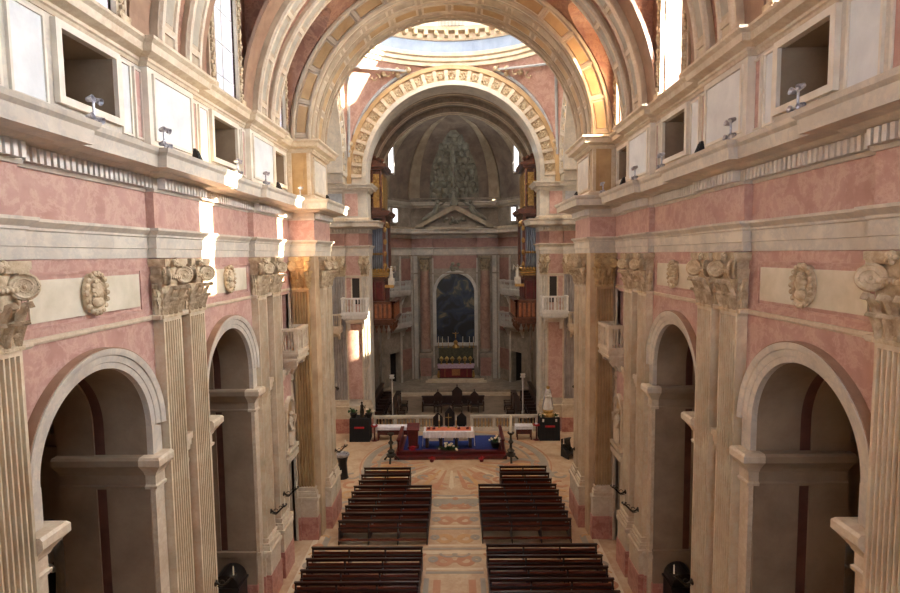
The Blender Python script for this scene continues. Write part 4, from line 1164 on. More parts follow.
# doors and niches of the tribune bay
dn = [2]
for s in (-1, 1):
    dn[0] += 1
    mb = MB(s); mb.box(WD + .55, WD + .6, 20.02, 20.93, 8.0, 10.03, 0)
    for j in range(6): mb.box(WD + .5, WD + .56, 20.05 + j * .15, 20.12 + j * .15, 8.0, 10.03, 0)
    t = mb.build('door_curtain', mat('red_curtain', (150, 66, 50), (110, 42, 32), scale=3, rough=.8))
    tag(t, 'dark red curtain in the doorway behind the %s nave balcony' % SIDE[s], 'curtain')
    mb = MB(s); mb.box(WD + .82, WD + .88, 20.02, 20.93, 0, 3.58); o = mb.build('door_%d' % (dn[0]), BLACKW); struct(o)
    mb = MB(s)
    for j in (0, 1):
        for k in range(3): mb.box(WD + .79, WD + .83, 20.1 + j * .44, 20.4 + j * .44, .2 + k * 1.15, 1.15 + k * 1.15)
    mb.build('door_panel', BLACKW, o, origin=tuple(o.location))
    mb = MB(s); mb.box(WD - .1, WD + .1, 19.85, 20.0, 0, 3.7); mb.box(WD - .1, WD + .1, 20.95, 21.1, 0, 3.7); mb.box(WD - .16, WD + .1, 19.75, 21.2, 3.62, 3.85)
    mb.box(WD - .07, WD + .1, 19.9, 20.0, 8.0, 10.1); mb.box(WD - .07, WD + .1, 20.95, 21.05, 8.0, 10.1)
    trim(mb, CREAM)
    t = thing('wall_niche', 'arched stone niche with a pale relief above the low door on the %s wall' % SIDE[s], 'niche', (s * WD, 20.48, 3.9)); org = tuple(t.location)
    mb = MB(s)
    for y in (19.98, 20.86): mb.box(WD - .1, WD + .1, y, y + .12, 4.1, 5.6)
    mb.arc(lambda q, d, an: yz(q, d, an, 20.48, 5.6), [(.38, WD - .14), (.5, WD - .14), (.5, WD + .1), (.38, WD + .1)], n=16)
    prism(mb, [(WD + .05, 3.86), (WD - .22, 3.95), (WD - .24, 4.1), (WD + .05, 4.12)], 'y', 19.85, 21.1) if False else mb.box(WD - .2, WD + .05, 19.88, 21.08, 3.98, 4.12)
    mb.build('niche_frame', CREAM, t, origin=org)
    mb = MB(s); mb.box(WD - .02, WD + .05, 20.1, 20.86, 4.12, 5.95); mb.build('niche_field', GOLDST, t, origin=org)
    mb = MB(s); mb.lathe([(.22, 0), (.2, .5), (.13, .8), (.16, 1.0), (.05, 1.12)], (WD - .08, 20.5, 4.2), 12, sx=.6)
    mb.ball((WD - .1, 20.5, 5.42), .1, 8); mb.tube([(WD - .1, 20.35, 5.1), (WD - .16, 20.25, 4.85), (WD - .2, 20.45, 4.8)], .05, 6); mb.tube([(WD - .1, 20.62, 5.1), (WD - .18, 20.75, 5.0), (WD - .2, 20.78, 5.3)], .045, 6)
    mb.build('relief_figure', CREAM, t, origin=org, smooth=True)

# ================================================================== PEWS
def make_pew(label, w, nsec):
    """origin on the floor under the top rail; people face +y"""
    t = thing('pew', label, 'pew')
    h = .9
    mb = MB(); mb.box(-w / 2, w / 2, -.03, .03, h - .1, h - .02); mb.box(-w / 2 - .02, w / 2 + .02, -.045, .04, h - .02, h + .01); mb.build('top_rail', WOOD, t)
    mb = MB(); mb.rings([[(-w / 2, .0, .46), (-w / 2, .03, .46), (-w / 2, .02, .73), (-w / 2, -.01, .73)], [(w / 2, .0, .46), (w / 2, .03, .46), (w / 2, .02, .73), (w / 2, -.01, .73)]]); mb.build('back_board', WOODT, t)
    mb = MB(); prism(mb, [(.03, .43), (.37, .44), (.39, .455), (.37, .47), (.03, .46)], 'x', -w / 2, w / 2); mb.build('seat', WOODT, t)
    mb = MB(); mb.box(-w / 2 + .03, w / 2 - .03, -.23, -.1, .17, .21); mb.build('kneeler', WOODT, t)
    mb = MB(); mb.box(-w / 2, w / 2, -.12, -.0, .62, .645); mb.build('book_shelf', WOOD, t)
    for i in range(nsec + 1):
        x = -w / 2 + .03 + (w - .06) * i / nsec
        mb = MB(); mb.box(x - .03, x + .03, -.03, .03, 0, h - .1)
        prism(mb, [(.03, 0), (.35, 0), (.33, .43), (.03, .43)], 'x', x - .022, x + .022)
        prism(mb, [(-.03, 0), (-.23, 0), (-.23, .17), (-.17, .17), (-.12, .62), (-.03, .62)], 'x', x - .02, x + .02)
        mb.build('bench_end', WOOD, t)
    return t
GROUPS = [('rear', [16.1, 16.78, 17.45, 18.15, 18.88], 1.17, 5.2, 'near block of pews'),
          ('mid', [20.85, 21.5, 22.15, 22.8, 23.5, 24.12], 1.08, 4.66, 'far block of pews'),
          ('front', [24.72, 25.4, 26.25], 2.22, 4.55, 'short front pews')]
EX = {('rear'): 0}
for (gname, ys, x0, x1, gl) in GROUPS:
    pr = None
    for s in (-1, 1):
        for i, y in enumerate(ys):
            off = .16 if s > 0 and gname == 'rear' else (.1 if s > 0 else 0)
            cnt = len(ys) - i
            if gname == 'rear': lab = 'long wooden pew %s of the aisle, near block, %s row from its front' % (SIDE[s], ORD[cnt - 1])
            elif gname == 'mid': lab = 'long dark pew %s of the aisle, far block, %s row from its near end' % (SIDE[s], ORD[i])
            else: lab = 'short dark pew %s of the aisle, %s row from the altar platform' % (SIDE[s], ORD[cnt - 1])
            loc = (s * (x0 + x1) / 2, y + off, 0); w = x1 - x0
            rz = .004 * math.sin(i * 3 + s)
            if gname == 'front': w_ = w
            if pr is None: pr = make_pew(lab, w, 3 if w > 3 else 2); pr['group'] = gl + ' ' + SIDE[s]; pr.location = loc
            else: dup(pr, loc, rz, lab, gl + ' ' + SIDE[s])

# ================================================================== COMMUNION RAIL
t = thing('communion_rail', 'long pale marble balustrade separating the crossing from the choir', 'balustrade', (0, 34.62, 0)); org = tuple(t.location)
Z0 = .0
for s in (-1, 1):
    mb = MB(s); mb.box(.95, 5.4, 34.48, 34.76, .9, 1.02); mb.box(.98, 5.4, 34.5, 34.74, .84, .9); mb.build('top_rail', PALE, t, origin=org)
    mb = MB(s); mb.box(.95, 5.4, 34.45, 34.79, 0, .16); mb.box(.98, 5.4, 34.5, 34.74, .16, .24); mb.build('plinth', PALE, t, origin=org)
    for x in (1.05, 2.5, 3.95, 5.3):
        mb = MB(s); mb.box(x - .1, x + .1, 34.5, 34.74, .24, .84); mb.box(x - .07, x + .07, 34.48, 34.5, .32, .76); mb.build('post', PALE, t, origin=org)
    first = None
    for x0 in (1.15, 2.6, 4.05):
        for i in range(6):
            x = x0 + .12 + i * .222
            if first is None:
                mb = MB(); mb.lathe([(.05, 0), (.05, .05), (.028, .08), (.062, .22), (.06, .3), (.026, .44), (.045, .52), (.05, .6)], (0, 0, .24), 8); first = mb.build('baluster', GOLDST, t, smooth=True); first.location = (s * x, 0, 0)
            else:
                c = first.copy(); COL.objects.link(c); c.location = (s * x, 0, 0)

# ================================================================== DAIS, ALTAR TABLE AND LITURGICAL OBJECTS
DX0, DX1 = -3.45, 2.9
t = thing('altar_platform', 'dark red wooden platform covered with blue carpet carrying the front altar', 'platform', (-.28, 30.9, 0)); org = tuple(t.location)
mb = MB()
mb.box(DX0, DX1, 29.55, 32.6, 0, .17); mb.box(DX0 + .1, DX1 - .1, 29.9, 32.6, .17, .34); mb.build('steps', REDW, t, origin=org)
mb = MB(); mb.box(DX0 + .45, DX1 - .45, 30.2, 32.6, .3, .355); mb.build('carpet', BLUE, t, origin=org)
mb = MB(); mb.box(-1.9, 1.1, 29.85, 30.25, .345, .36); mb.build('front_board', REDW, t, origin=org)
for s_, x in ((-1, DX0 + .2), (1, DX1 - .2)):
    mb = MB(); mb.box(x - .06, x + .06, 29.95, 32.4, .34, .95); mb.box(x - .1, x + .1, 29.9, 32.45, .95, 1.02); mb.build('side_rail', REDW, t, origin=org)

AX, AY = -.4, 30.7
t = thing('altar_table', 'front altar table draped in a white lace cloth on the blue carpet', 'table', (AX, AY, .355)); org = tuple(t.location)
mb = MB()
for x in (-1.25, -.45, .45, 1.25): mb.box(AX + x - .09, AX + x + .09, AY - .25, AY + .3, .355, 1.3)
mb.box(AX - 1.35, AX + 1.35, AY - .38, AY + .4, 1.3, 1.37); mb.build('frame', CHOIRW, t, origin=org)
mb = MB()
for x in (-.85, .0, .85): mb.box(AX + x - .27, AX + x + .27, AY - .2, AY - .15, .75, 1.22)
mb.build('panel', WHITE, t, origin=org)
mb = MB()
rs = []
n = 60
def skirt(t_, z, amp):
    # closed outline of the cloth with folds
    pts = [(-1.42, -.44), (1.42, -.44), (1.42, .44), (-1.42, .44)]
    L = [2.84, .88, 2.84, .88]; tot = sum(L); u = t_ * tot; k = 0
    while u > L[k] and k < 3: u -= L[k]; k += 1
    a = Vector(pts[k]); b = Vector(pts[(k + 1) % 4]); p = a.lerp(b, min(u / L[k], 1))
    d = (b - a).normalized(); nn = Vector((d.y, -d.x))
    p = p + nn * amp * (1 + math.sin(t_ * 2 * PI * 34)) * .5
    return (AX + p.x, AY + p.y, z)
N_ = 240
rs = [[skirt(i / N_, 1.385, 0) for i in range(N_)], [skirt(i / N_, 1.37, .02) for i in range(N_)], [skirt(i / N_, 1.2, .035) for i in range(N_)],
      [skirt(i / N_, 1.02 + .02 * math.sin(i / N_ * 2 * PI * 68), .045) for i in range(N_)]]
mb.rings(rs[::-1], cap=False); mb.add(rs[0], [tuple(range(N_))])
o = mb.build('lace_cloth', LINEN, None); tag(o, 'white lace cloth hanging over the edges of the front altar', 'altar cloth')
for s in (-1, 1):
    mb = MB(); x = AX + s * 1.46; mb.rings([[(x, AY - .42, 1.36), (x, AY - .28, 1.36), (x + .02 * s, AY - .3, .6), (x + .03 * s, AY - .4, .52)], [(x + .03, AY - .42, 1.36), (x + .03, AY - .28, 1.36), (x + .05 * s, AY - .3, .6), (x + .06 * s, AY - .4, .52)]])
    mb.build('cloth_fall', LINEN, o, origin=tuple(o.location))
mb = MB(); mb.box(AX - 1.3, AX + 1.3, AY - .3, AY + .36, 1.385, 1.4)
o = mb.build('altar_runner', ORANGE); tag(o, 'orange runner lying along the top of the front altar', 'runner')
for i, x in enumerate((-1.15, -.85, .6, 1.1)):
    mb = MB(); mb.box(AX + x - .09, AX + x + .09, AY - .1, AY + .14, 1.4, 1.44)
    prism(mb, [(AX + x - .08, 1.44), (AX + x + .08, 1.44), (AX + x + .06, 1.5)], 'y', AY - .05, AY + .1)
    tag(mb.build('altar_book', REDC), ['small red book at the left end of the altar runner', 'second small red book from the left on the altar runner', 'small red book right of centre on the altar runner', 'small red book at the right end of the altar runner'][i], 'book')

def candlestick(name, loc, h, label, m, r=.06, ch=.3, group=None, flame=False):
    t = thing(name, label, 'candlestick', loc, 0, group)
    mb = MB(); mb.lathe([(r * 1.6, 0), (r * 1.5, .03), (r * .6, .08), (r * .35, h * .3), (r * .7, h * .4), (r * .3, h * .5), (r * .35, h * .85), (r * .9, h * .93), (r * .9, h)], n=10); mb.build('stem', m, t, smooth=True)
    mb = MB(); mb.lathe([(.022, h), (.02, h + ch), (.003, h + ch + .04)], n=8); mb.build('candle', WAX, t, smooth=True)
    return t
# candlesticks and cross on the altar table back edge
for i, x in enumerate((-.55, .45)):
    candlestick('altar_candlestick', (AX + x, AY + .2, 1.4), .45, 'thin gilt candlestick on the front altar, %s of the small cross' % ('left', 'right')[i], GILT, .05, .3)
t = thing('altar_cross', 'small gilt standing cross in the middle of the front altar', 'cross', (AX, AY + .2, 1.4)); org = tuple(t.location)
mb = MB(); mb.lathe([(.09, 0), (.08, .04), (.02, .1), (.02, .3)], n=10); mb.build('foot', GILT, t, smooth=True)
mb = MB(); mb.box(-.02, .02, -.015, .015, .3, .85); mb.box(-.18, .18, -.015, .015, .6, .64); mb.build('cross', GILT, t)
def bouquet(name, loc, r, n, leafm, petalm, label, pot=None, spread=1.0, seed=1, cat='flowers'):
    t = thing(name, label, cat, loc)
    random.seed(seed)
    z0 = 0
    if pot:
        mb = MB(); mb.lathe([(r * .45, 0), (r * .6, r * .5), (r * .65, r * .7), (r * .5, r * .7)], n=12); mb.build('pot', pot, t, smooth=True); z0 = r * .7
    mb = MB()
    for k in range(n * 3):
        a = random.uniform(0, 2 * PI); e = random.uniform(.1, 1.4); l = r * random.uniform(.7, 1.15)
        d = Vector((math.cos(a) * math.cos(e) * spread, math.sin(a) * math.cos(e), math.sin(e))); sd_ = Vector((-math.sin(a), math.cos(a), 0)) * r * .14
        b = Vector((0, 0, z0)); m_ = b + d * l * .6; tip = b + d * l
        mb.add([tuple(b), tuple(m_ + sd_), tuple(tip), tuple(m_ - sd_), tuple(m_ + Vector((0, 0, -.015)))], [(0, 1, 2, 3), (0, 3, 4), (0, 4, 1), (2, 1, 4), (2, 4, 3)])
    mb.build('leaves', leafm, t)
    mb = MB()
    for k in range(n):
        a = random.uniform(0, 2 * PI); e = random.uniform(.15, 1.4); l = r * random.uniform(.7, 1.05)
        c = Vector((math.cos(a) * math.cos(e) * l * spread, math.sin(a) * math.cos(e) * l, z0 + math.sin(e) * l))
        for j in range(5):
            b = j * 2 * PI / 5; mb.ball(tuple(c + Vector((math.cos(b), math.sin(b) * .6, math.sin(b) * .6)) * r * .09), r * .085, 5)
    mb.build('petals', petalm, t, smooth=True)
    return t
bouquet('flower_arrangement', (AX, AY - .62, .36), .42, 16, LEAF, PETALW, 'wide arrangement of cream flowers on the carpet in front of the front altar', None, 1.7, 4)
bouquet('poinsettia', (-1.32, 29.25, 0), .2, 9, PETALR, PETALR, 'red poinsettia on the floor before the platform, left one', REDC, 1.2, 5, 'plant')
bouquet('poinsettia', (1.45, 29.25, 0), .2, 9, PETALR, PETALR, 'red poinsettia on the floor before the platform, right one', REDC, 1.2, 6, 'plant')
bouquet('potted_plant', (2.3, 30.5, .355), .42, 12, LEAF, PETALW, 'green potted plant with white flowers at the right of the altar platform', BLACKW, 1, 8, 'plant')

# lectern
t = thing('lectern', 'dark red wooden lectern at the left of the altar platform', 'lectern', (-2.45, 30.6, .355)); org = tuple(t.location)
mb = MB(); mb.box(-.32, .32, -.25, .25, 0, .1); mb.taper((0, 0), .26, .2, .3, .22, .1, 1.05); mb.build('body', REDW, t)
mb = MB(); prism(mb, [(-.3, 1.05), (.3, 1.05), (.3, 1.35), (-.3, 1.12)], 'x', -.36, .36); mb.build('desk', REDW, t)
bouquet('flower_arrangement', (-2.45, 30.05, .36), .26, 14, PETALR, PETALR, 'bunch of red flowers at the foot of the red wooden lectern', None, 1, 12)
# chairs on the platform behind the altar
def chair_throne(label, loc, h=1.9, w=.62, rz=0, m=CHOIRW):
    t = thing('throne_chair', label, 'chair', loc, rz)
    mb = MB(); prism(mb, [(-w / 2, .5), (w / 2, .5), (w / 2, h * .8), (w * .3, h * .88), (0, h), (-w * .3, h * .88), (-w / 2, h * .8)], 'y', .22, .28); mb.ball((0, .25, h + .05), .06, 8); mb.build('backrest', m, t)
    mb = MB(); mb.box(-w / 2, w / 2, -.25, .25, .42, .5); mb.build('seat', m, t)
    for x in (-w / 2 + .04, w / 2 - .04):
        for y in (-.22, .25):
            mb = MB(); mb.box(x - .03, x + .03, y - .03, y + .03, 0, .5 if y > 0 else .72); mb.build('leg', m, t)
        mb = MB(); mb.box(x - .04, x + .04, -.28, .25, .7, .75); mb.build('armrest', m, t)
    return t
for i, x in enumerate((-.72, 0, .72)):
    chair_throne('dark wooden chair on the platform behind the front altar, %s of three' % ('left', 'middle', 'right')[i], (AX + .05 + x, 32.1, .355), 1.55 + (.35 if i == 1 else 0), .6, 0, BLACKW)
# bishop's seats in the choir: a bench wall with three gabled thrones
t = thing('sedilia', 'dark wooden bench wall with panels across the middle of the choir', 'bench', (0.0, 38.8, .16)); org = tuple(t.location)
mb = MB(); mb.box(-2.45, 2.05, -.05, .05, .45, .98); mb.box(-2.5, 2.1, -.09, .09, .98, 1.06); mb.build('back_panel', CHOIRW, t)
mb = MB(); mb.box(-2.4, 2.0, -.5, -.05, .42, .5); mb.build('seat', CHOIRW, t)
for x in (-2.4, -1.3, -.2, .9, 2.0):
    mb = MB(); mb.box(x - .05, x + .05, -.5, .05, 0, .75); mb.build('bench_end', CHOIRW, t)
for i, (x, h) in enumerate(((-1.3, 1.5), (.1, 1.85), (1.35, 1.5))):
    chair_throne('tall gabled dark throne at the %s of the choir bench wall' % ('left', 'centre', 'right')[i], (x, 38.25, .16), h, .6 + (.15 if i == 1 else 0), PI * 0, CHOIRW)
# choir stalls along the sides
for s in (-1, 1):
    t = thing('choir_stalls', 'long dark wooden choir stalls along the %s wall of the choir' % SIDE[s], 'choir stalls', (s * 5.2, 38.2, .16)); org = tuple(t.location)
    mb = MB(s); mb.box(5.6, 5.75, 35.5, 41.0, .16, 1.6); mb.box(5.5, 5.8, 35.45, 41.05, 1.6, 1.7); mb.build('back_panel', CHOIRW, t, origin=org)
    mb = MB(s); mb.box(4.95, 5.6, 35.6, 41, .5, .6); mb.build('seat', CHOIRW, t, origin=org)
    mb = MB(s); mb.box(4.3, 4.4, 35.6, 41, .16, 1.0); mb.box(4.2, 4.6, 35.6, 41, 1.0, 1.06); mb.build('desk_front', CHOIRW, t, origin=org)
    for k in range(8):
        mb = MB(s); y = 35.6 + k * .77; mb.box(4.95, 5.6, y - .04, y + .04, .16, 1.0); mb.build('armrest', CHOIRW, t, origin=org)
    for k, y in enumerate((36.6, 38.4)):
        chair_throne('%s high backed dark seat on the %s side of the choir floor' % (('nearer', 'farther')[k], SIDE[s]), (s * 3.75, y, .16), (1.7, 1.3)[k], .6, -s * PI / 2, CHOIRW)
# floor lamp poles behind the rail
for s in (-1, 1):
    x = (-4.2, 4.45)[s > 0]
    t = thing('floodlight_pole', 'tall thin white pole with a lamp head behind the communion rail, %s one' % SIDE[s], 'lamp', (x, 35.2, .16))
    mb = MB(); mb.lathe([(.2, 0), (.2, .03), (.03, .05)], n=12); mb.build('base', SILVER, t)
    mb = MB(); mb.lathe([(.035, .05), (.035, 3.2)], n=8); mb.build('pole', WHITE, t)
    mb = MB(); mb.box(-.16, .16, -.08, .08, 3.2, 3.28); mb.taper((0, -.05), .1, .06, .16, .1, 3.28, 3.45); mb.build('lamp_head', WHITE, t)
# black cabinets with statues
def drape_box(mb, x0, x1, y0, y1, z0, z1):
    mb.box(x0, x1, y0, y1, z0, z1)
for s in (-1, 1):
    xc = (-5.95, 5.8)[s > 0]; yc = 33.0
    t = thing('draped_pedestal', 'large black draped pedestal %s' % ('with plants at the left end of the rail' if s < 0 else 'under the white Madonna statue right of the rail'), 'pedestal', (xc, yc, 0))
    mb = MB(); rs = []
    for z, e in ((0, .05), (.4, .03), (1.0, .015), (1.42, 0), (1.45, -.01)):
        r_ = []
        for k in range(64):
            a = k / 64 * 4; sd_i = int(a); f = a - sd_i; c4 = [(-.6, -.45), (.6, -.45), (.6, .45), (-.6, .45)]
            p = Vector(c4[sd_i % 4]).lerp(Vector(c4[(sd_i + 1) % 4]), f); q = p * (1 + e + .012 * math.sin(k * 2.4)); r_.append((q.x, q.y, z))
        rs.append(r_)
    mb.rings(rs); mb.build('black_cloth', BLACK, t)
    mb = MB(); mb.box(-.3, .3, -.52, -.47, .86, .96); mb.build('red_strip', PETALR, t)
    if s > 0:
        mb = MB()
        for x in (-.42, .38): mb.box(x - .05, x + .05, -.51, -.46, 1.2, 1.36)
        mb.build('small_card', WHITE, t)
t = thing('madonna_statue', 'white robed standing statue on a gilt base on the right black pedestal', 'statue', (5.75, 33.0, 1.45))
mb = MB(); mb.lathe([(.42, 0), (.4, .12), (.3, .2), (.34, .34), (.28, .4)], n=16); mb.build('gilt_base', GILT, t, smooth=True)
mb = MB()
rs = []
for z, r in ((.4, .3), (.6, .28), (.9, .22), (1.15, .17), (1.35, .19), (1.5, .12)):
    rs.append([(r * (1 + .08 * math.sin(9 * a)) * math.cos(a), r * .75 * (1 + .08 * math.sin(9 * a)) * math.sin(a), z) for a in [k * 2 * PI / 28 for k in range(28)]])
mb.rings(rs); mb.build('robe', WHITE, t, smooth=True)
mb = MB(); mb.ball((0, -.02, 1.6), .11, 10, sz=1.15); mb.tube([(-.15, 0, 1.38), (-.18, -.12, 1.18), (-.02, -.2, 1.3)], .05, 7); mb.tube([(.15, 0, 1.38), (.18, -.12, 1.18), (.02, -.2, 1.3)], .05, 7); mb.build('head_and_arms', WHITE, t, smooth=True)
mb = MB(); mb.lathe([(.09, 1.68), (.11, 1.74), (.12, 1.84), (.0, 1.8)], n=10); mb.build('crown', GILT, t, smooth=True)
mb = MB(); mb.rings([[(q * .24 * math.cos(a) * (1.0 + .0 * z), q * .2 * math.sin(a) + .06, z) for a in [PI * k / 12 for k in range(13)]] for z, q in ((.42, 1.45), (1.0, 1.15), (1.45, .8), (1.72, .5), (1.76, .3))], closed=False); mb.build('veil', LINEN, t, smooth=True)
for i, (x, y) in enumerate(((5.35, 32.75), (6.2, 32.8))):
    bouquet('flower_arrangement', (x, y, 1.45), .26, 10, LEAF, PETALW, 'white flowers beside the Madonna statue, %s bunch on the black pedestal' % ('left', 'right')[i], None, 1, 20 + i)
t = thing('saint_statue', 'small dark statue among plants on the left black pedestal', 'statue', (-5.85, 33.05, 1.45))
mb = MB(); mb.lathe([(.14, 0), (.15, .06), (.12, .1), (.14, .3), (.09, .6), (.11, .72), (.04, .8)], n=12); mb.build('robe', BRONZE, t, smooth=True)
mb = MB(); mb.ball((0, 0, .88), .075, 8); mb.tube([(.09, 0, .7), (.2, -.05, .55), (.22, -.08, .75)], .03, 6); mb.build('head_and_arm', BRONZE, t, smooth=True)
for i, x in enumerate((-6.35, -5.4)):
    bouquet('potted_plant', (x, 32.9, 1.45), .36, 8, LEAF, PETALW if i else LEAF, 'green leafy plant on the left black pedestal, %s of the dark statue' % ('left', 'right')[i], BLACKW, 1, 30 + i, 'plant')
# white clothed side tables and the coloured stands
for s, (x0, x1) in ((-1, (-4.9, -2.95)), (1, (3.75, 4.75))):
    xc = (x0 + x1) / 2
    t = thing('side_table', 'side table with %s white cloth %s' % (('long', 'left of the altar platform') if s < 0 else ('short', 'right of the altar platform')), 'table', (xc, 33.0, 0)); w = (x1 - x0) / 2
    mb = MB(); mb.box(-w, w, -.28, .28, .78, .84); mb.build('tabletop', REDW, t)
    mb = MB(); mb.box(-w + .05, w - .05, -.22, -.18, .35, .78); mb.build('front_panel', REDW, t)
    for x in (-w + .07, w - .07):
        for y in (-.22, .22):
            mb = MB(); mb.box(x - .035, x + .035, y - .035, y + .035, 0, .78); mb.build('leg', REDW, t)
    mb = MB(); mb.box(-w - .03, w + .03, -.31, .31, .84, .86)
    mb.box(-w - .03, w + .03, -.33, -.3, .68, .86)
    for e in (-1, 1): mb.box(*sorted((e * (w + .03), e * (w + .05))), -.3, .3, .45, .86)
    o = mb.build('table_cloth', LINEN, None); o.location = (xc, 33.0, .45); 
    tag(o, 'white cloth spread over the %s side table' % ('long left' if s < 0 else 'short right'), 'tablecloth')
    t = thing('flower_stand', 'small red stand with a white dish beside the %s black pedestal' % SIDE[s], 'stand', ((-5.05, 5.0)[s > 0], 32.75, 0))
    mb = MB(); mb.lathe([(.2, 0), (.05, .06), (.04, .85)], n=10); mb.build('stem', REDW, t, smooth=True)
    mb = MB(); mb.lathe([(.05, .85), (.2, .92), (.22, .98), (.1, .95)], n=12); mb.build('dish', PETALR, t, smooth=True)
    mb = MB(); mb.ball((0, 0, 1.02), .1, 8, sz=.5); mb.build('napkin', LINEN, t, smooth=True)
# ornate dark candle stands at the front corners of the platform
for s in (-1, 1):
    x = (-3.6, 3.08)[s > 0]
    t = thing('candle_stand', 'tall ornate dark candle stand at the platform\'s front %s corner' % SIDE[s], 'candle stand', (x, 29.35, 0)); t.scale = (1.35, 1.35, 1.0)
    mb = MB()
    for k in range(3):
        a = k * 2 * PI / 3 + .5; mb.tube([(0, 0, .35), (.15 * math.cos(a), .15 * math.sin(a), .3), (.3 * math.cos(a), .3 * math.sin(a), .1), (.34 * math.cos(a), .34 * math.sin(a), 0.02)], .045, 7)
    mb.lathe([(.16, .28), (.2, .4), (.1, .5)], n=12); mb.build('tripod_base', BRONZE, t, smooth=True)
    mb = MB(); mb.lathe([(.1, .45), (.16, .6), (.06, .72), (.05, .95), (.12, 1.08), (.05, 1.2), (.04, 1.45), (.13, 1.55), (.15, 1.62), (.03, 1.62)], n=12); mb.build('stem', BRONZE, t, smooth=True)
    if s > 0:
        mb = MB(); mb.lathe([(.055, 1.62), (.055, 2.55), (.01, 2.6)], n=10); mb.build('candle', WAX, t, smooth=True)
# stands by the piers
t = thing('font_stand', 'dark cylindrical stand with a pale rim beside the left crossing pier', 'stand', (-5.85, 27.2, 0))
mb = MB(); mb.lathe([(.3, 0), (.26, .1), (.22, .8), (.3, 1.15)], n=18); mb.build('body', BLACKW, t, smooth=True)
mb = MB(); mb.lathe([(.3, 1.15), (.36, 1.2), (.36, 1.28), (.26, 1.26), (.24, 1.2)], n=18); mb.build('rim', SILVER, t, smooth=True)
t = thing('kneeler', 'dark leaning prayer kneeler near the right crossing pier', 'kneeler', (6.4, 29.9, 0), .5)
mb = MB(); prism(mb, [(.25, 0), (.32, 0), (.3, 1.0), (.1, 1.05), (.22, .9)], 'x', -.3, .3); mb.build('front', BLACKW, t)
mb = MB(); mb.box(-.3, .3, -.35, .25, .2, .3); mb.build('knee_board', BLACKW, t)
for x in (-.28, .28):
    mb = MB(); prism(mb, [(-.35, 0), (.25, 0), (.25, .9), (.15, .5), (-.35, .25)], 'x', x - .02, x + .02); mb.build('side_panel', BLACKW, t)

# ================================================================== HIGH ALTAR
t = thing('altar_painting', 'tall dark arch-topped painting in the pale frame behind the high altar', 'painting', (0, 46.9, 3.7)); org = tuple(t.location)
poly = [(-1.7, 3.8), (1.7, 3.8)] + [(1.7 * math.cos(PI * i / 20), 8.2 + 1.7 * math.sin(PI * i / 20)) for i in range(21)]
def painting_mat():
    m = bpy.data.materials.new('dark_painting'); m.use_nodes = True; N = m.node_tree.nodes; L = m.node_tree.links
    b = N['Principled BSDF']; b.inputs['Roughness'].default_value = .35
    tc = N.new('ShaderNodeTexCoord'); n1 = N.new('ShaderNodeTexNoise'); n1.inputs['Scale'].default_value = .75; n1.inputs['Detail'].default_value = 6; n1.inputs['Distortion'].default_value = 1.2
    L.new(tc.outputs['Object'], n1.inputs['Vector']); r = N.new('ShaderNodeValToRGB')
    cols = [(.0, (14, 18, 20)), (.44, (24, 30, 32)), (.52, (40, 50, 70)), (.58, (60, 66, 60)), (.66, (128, 112, 84)), (.72, (44, 36, 30)), (.8, (90, 50, 40))]
    r.color_ramp.elements[0].color = (*lin(cols[0][1]), 1); r.color_ramp.elements[1].position = .9; r.color_ramp.elements[1].color = (*lin((30, 30, 30)), 1)
    for p, c in cols[1:]: e = r.color_ramp.elements.new(p); e.color = (*lin(c), 1)
    L.new(n1.outputs['Fac'], r.inputs['Fac']); L.new(r.outputs[0], b.inputs['Base Color']); return m
mb = MB(); prism(mb, poly, 'y', 46.86, 46.96); mb.build('canvas', painting_mat(), t, origin=org)
mb = MB()
fr = lambda q, d, a: (q * math.cos(a), d, 8.2 + q * math.sin(a))
mb.arc(fr, [(1.66, 46.96), (1.66, 46.78), (1.72, 46.74), (1.88, 46.74), (1.94, 46.8), (1.94, 46.96)], n=28)
for s in (-1, 1): mb.box(*sorted((s * 1.66, s * 1.94)), 46.76, 46.96, 3.75, 8.22)
mb.box(-1.94, 1.94, 46.76, 46.96, 3.55, 3.82); mb.build('frame', mat('apse_pale_stone', (0, 0, 0)), t, origin=org, smooth=True)
mb = MB(); random.seed(4)
for k in range(8): mb.ball((random.uniform(-.35, .35), 46.75, 10.4 + random.uniform(-.25, .35)), .17, 7)
mb.build('crest', RELM, t, origin=org, smooth=True)
t = thing('high_altar', 'high altar with crimson front under a lace cloth below the painting', 'altar', (0, 46.1, .9)); org = tuple(t.location)
mb = MB(); mb.box(-1.5, 1.5, 45.75, 46.4, .9, 2.0); mb.build('body', CHOIRW, t, origin=org)
mb = MB(); mb.box(-1.35, 1.35, 45.7, 45.76, .98, 1.85); mb.build('crimson_front', REDC, t, origin=org)
mb = MB(); mb.box(-.35, .35, 45.68, 45.72, 1.15, 1.7)
for x in (-.95, .95): mb.box(x - .02, x + .02, 45.69, 45.72, 1.0, 1.84)
mb.build('orphrey', mat('dull_gold_cloth', (170, 110, 60), (130, 80, 44), scale=8, rough=.6), t, origin=org)
mb = MB(); mb.box(-1.6, 1.6, 45.62, 46.4, 2.0, 2.06); mb.box(-1.55, 1.55, 45.64, 45.7, 1.78, 2.0); mb.build('lace_cloth', mat('rose_lace', (206, 178, 190), (170, 140, 156), scale=9, rough=.8), t, origin=org)
mb = MB(); mb.box(-1.6, 1.6, 46.4, 46.8, .9, 2.45); mb.box(-1.5, 1.5, 46.55, 46.8, 2.45, 3.4); mb.build('gradine', mat('dark_gradine', (84, 80, 58), (48, 48, 36), scale=6, rough=.6), t, origin=org)
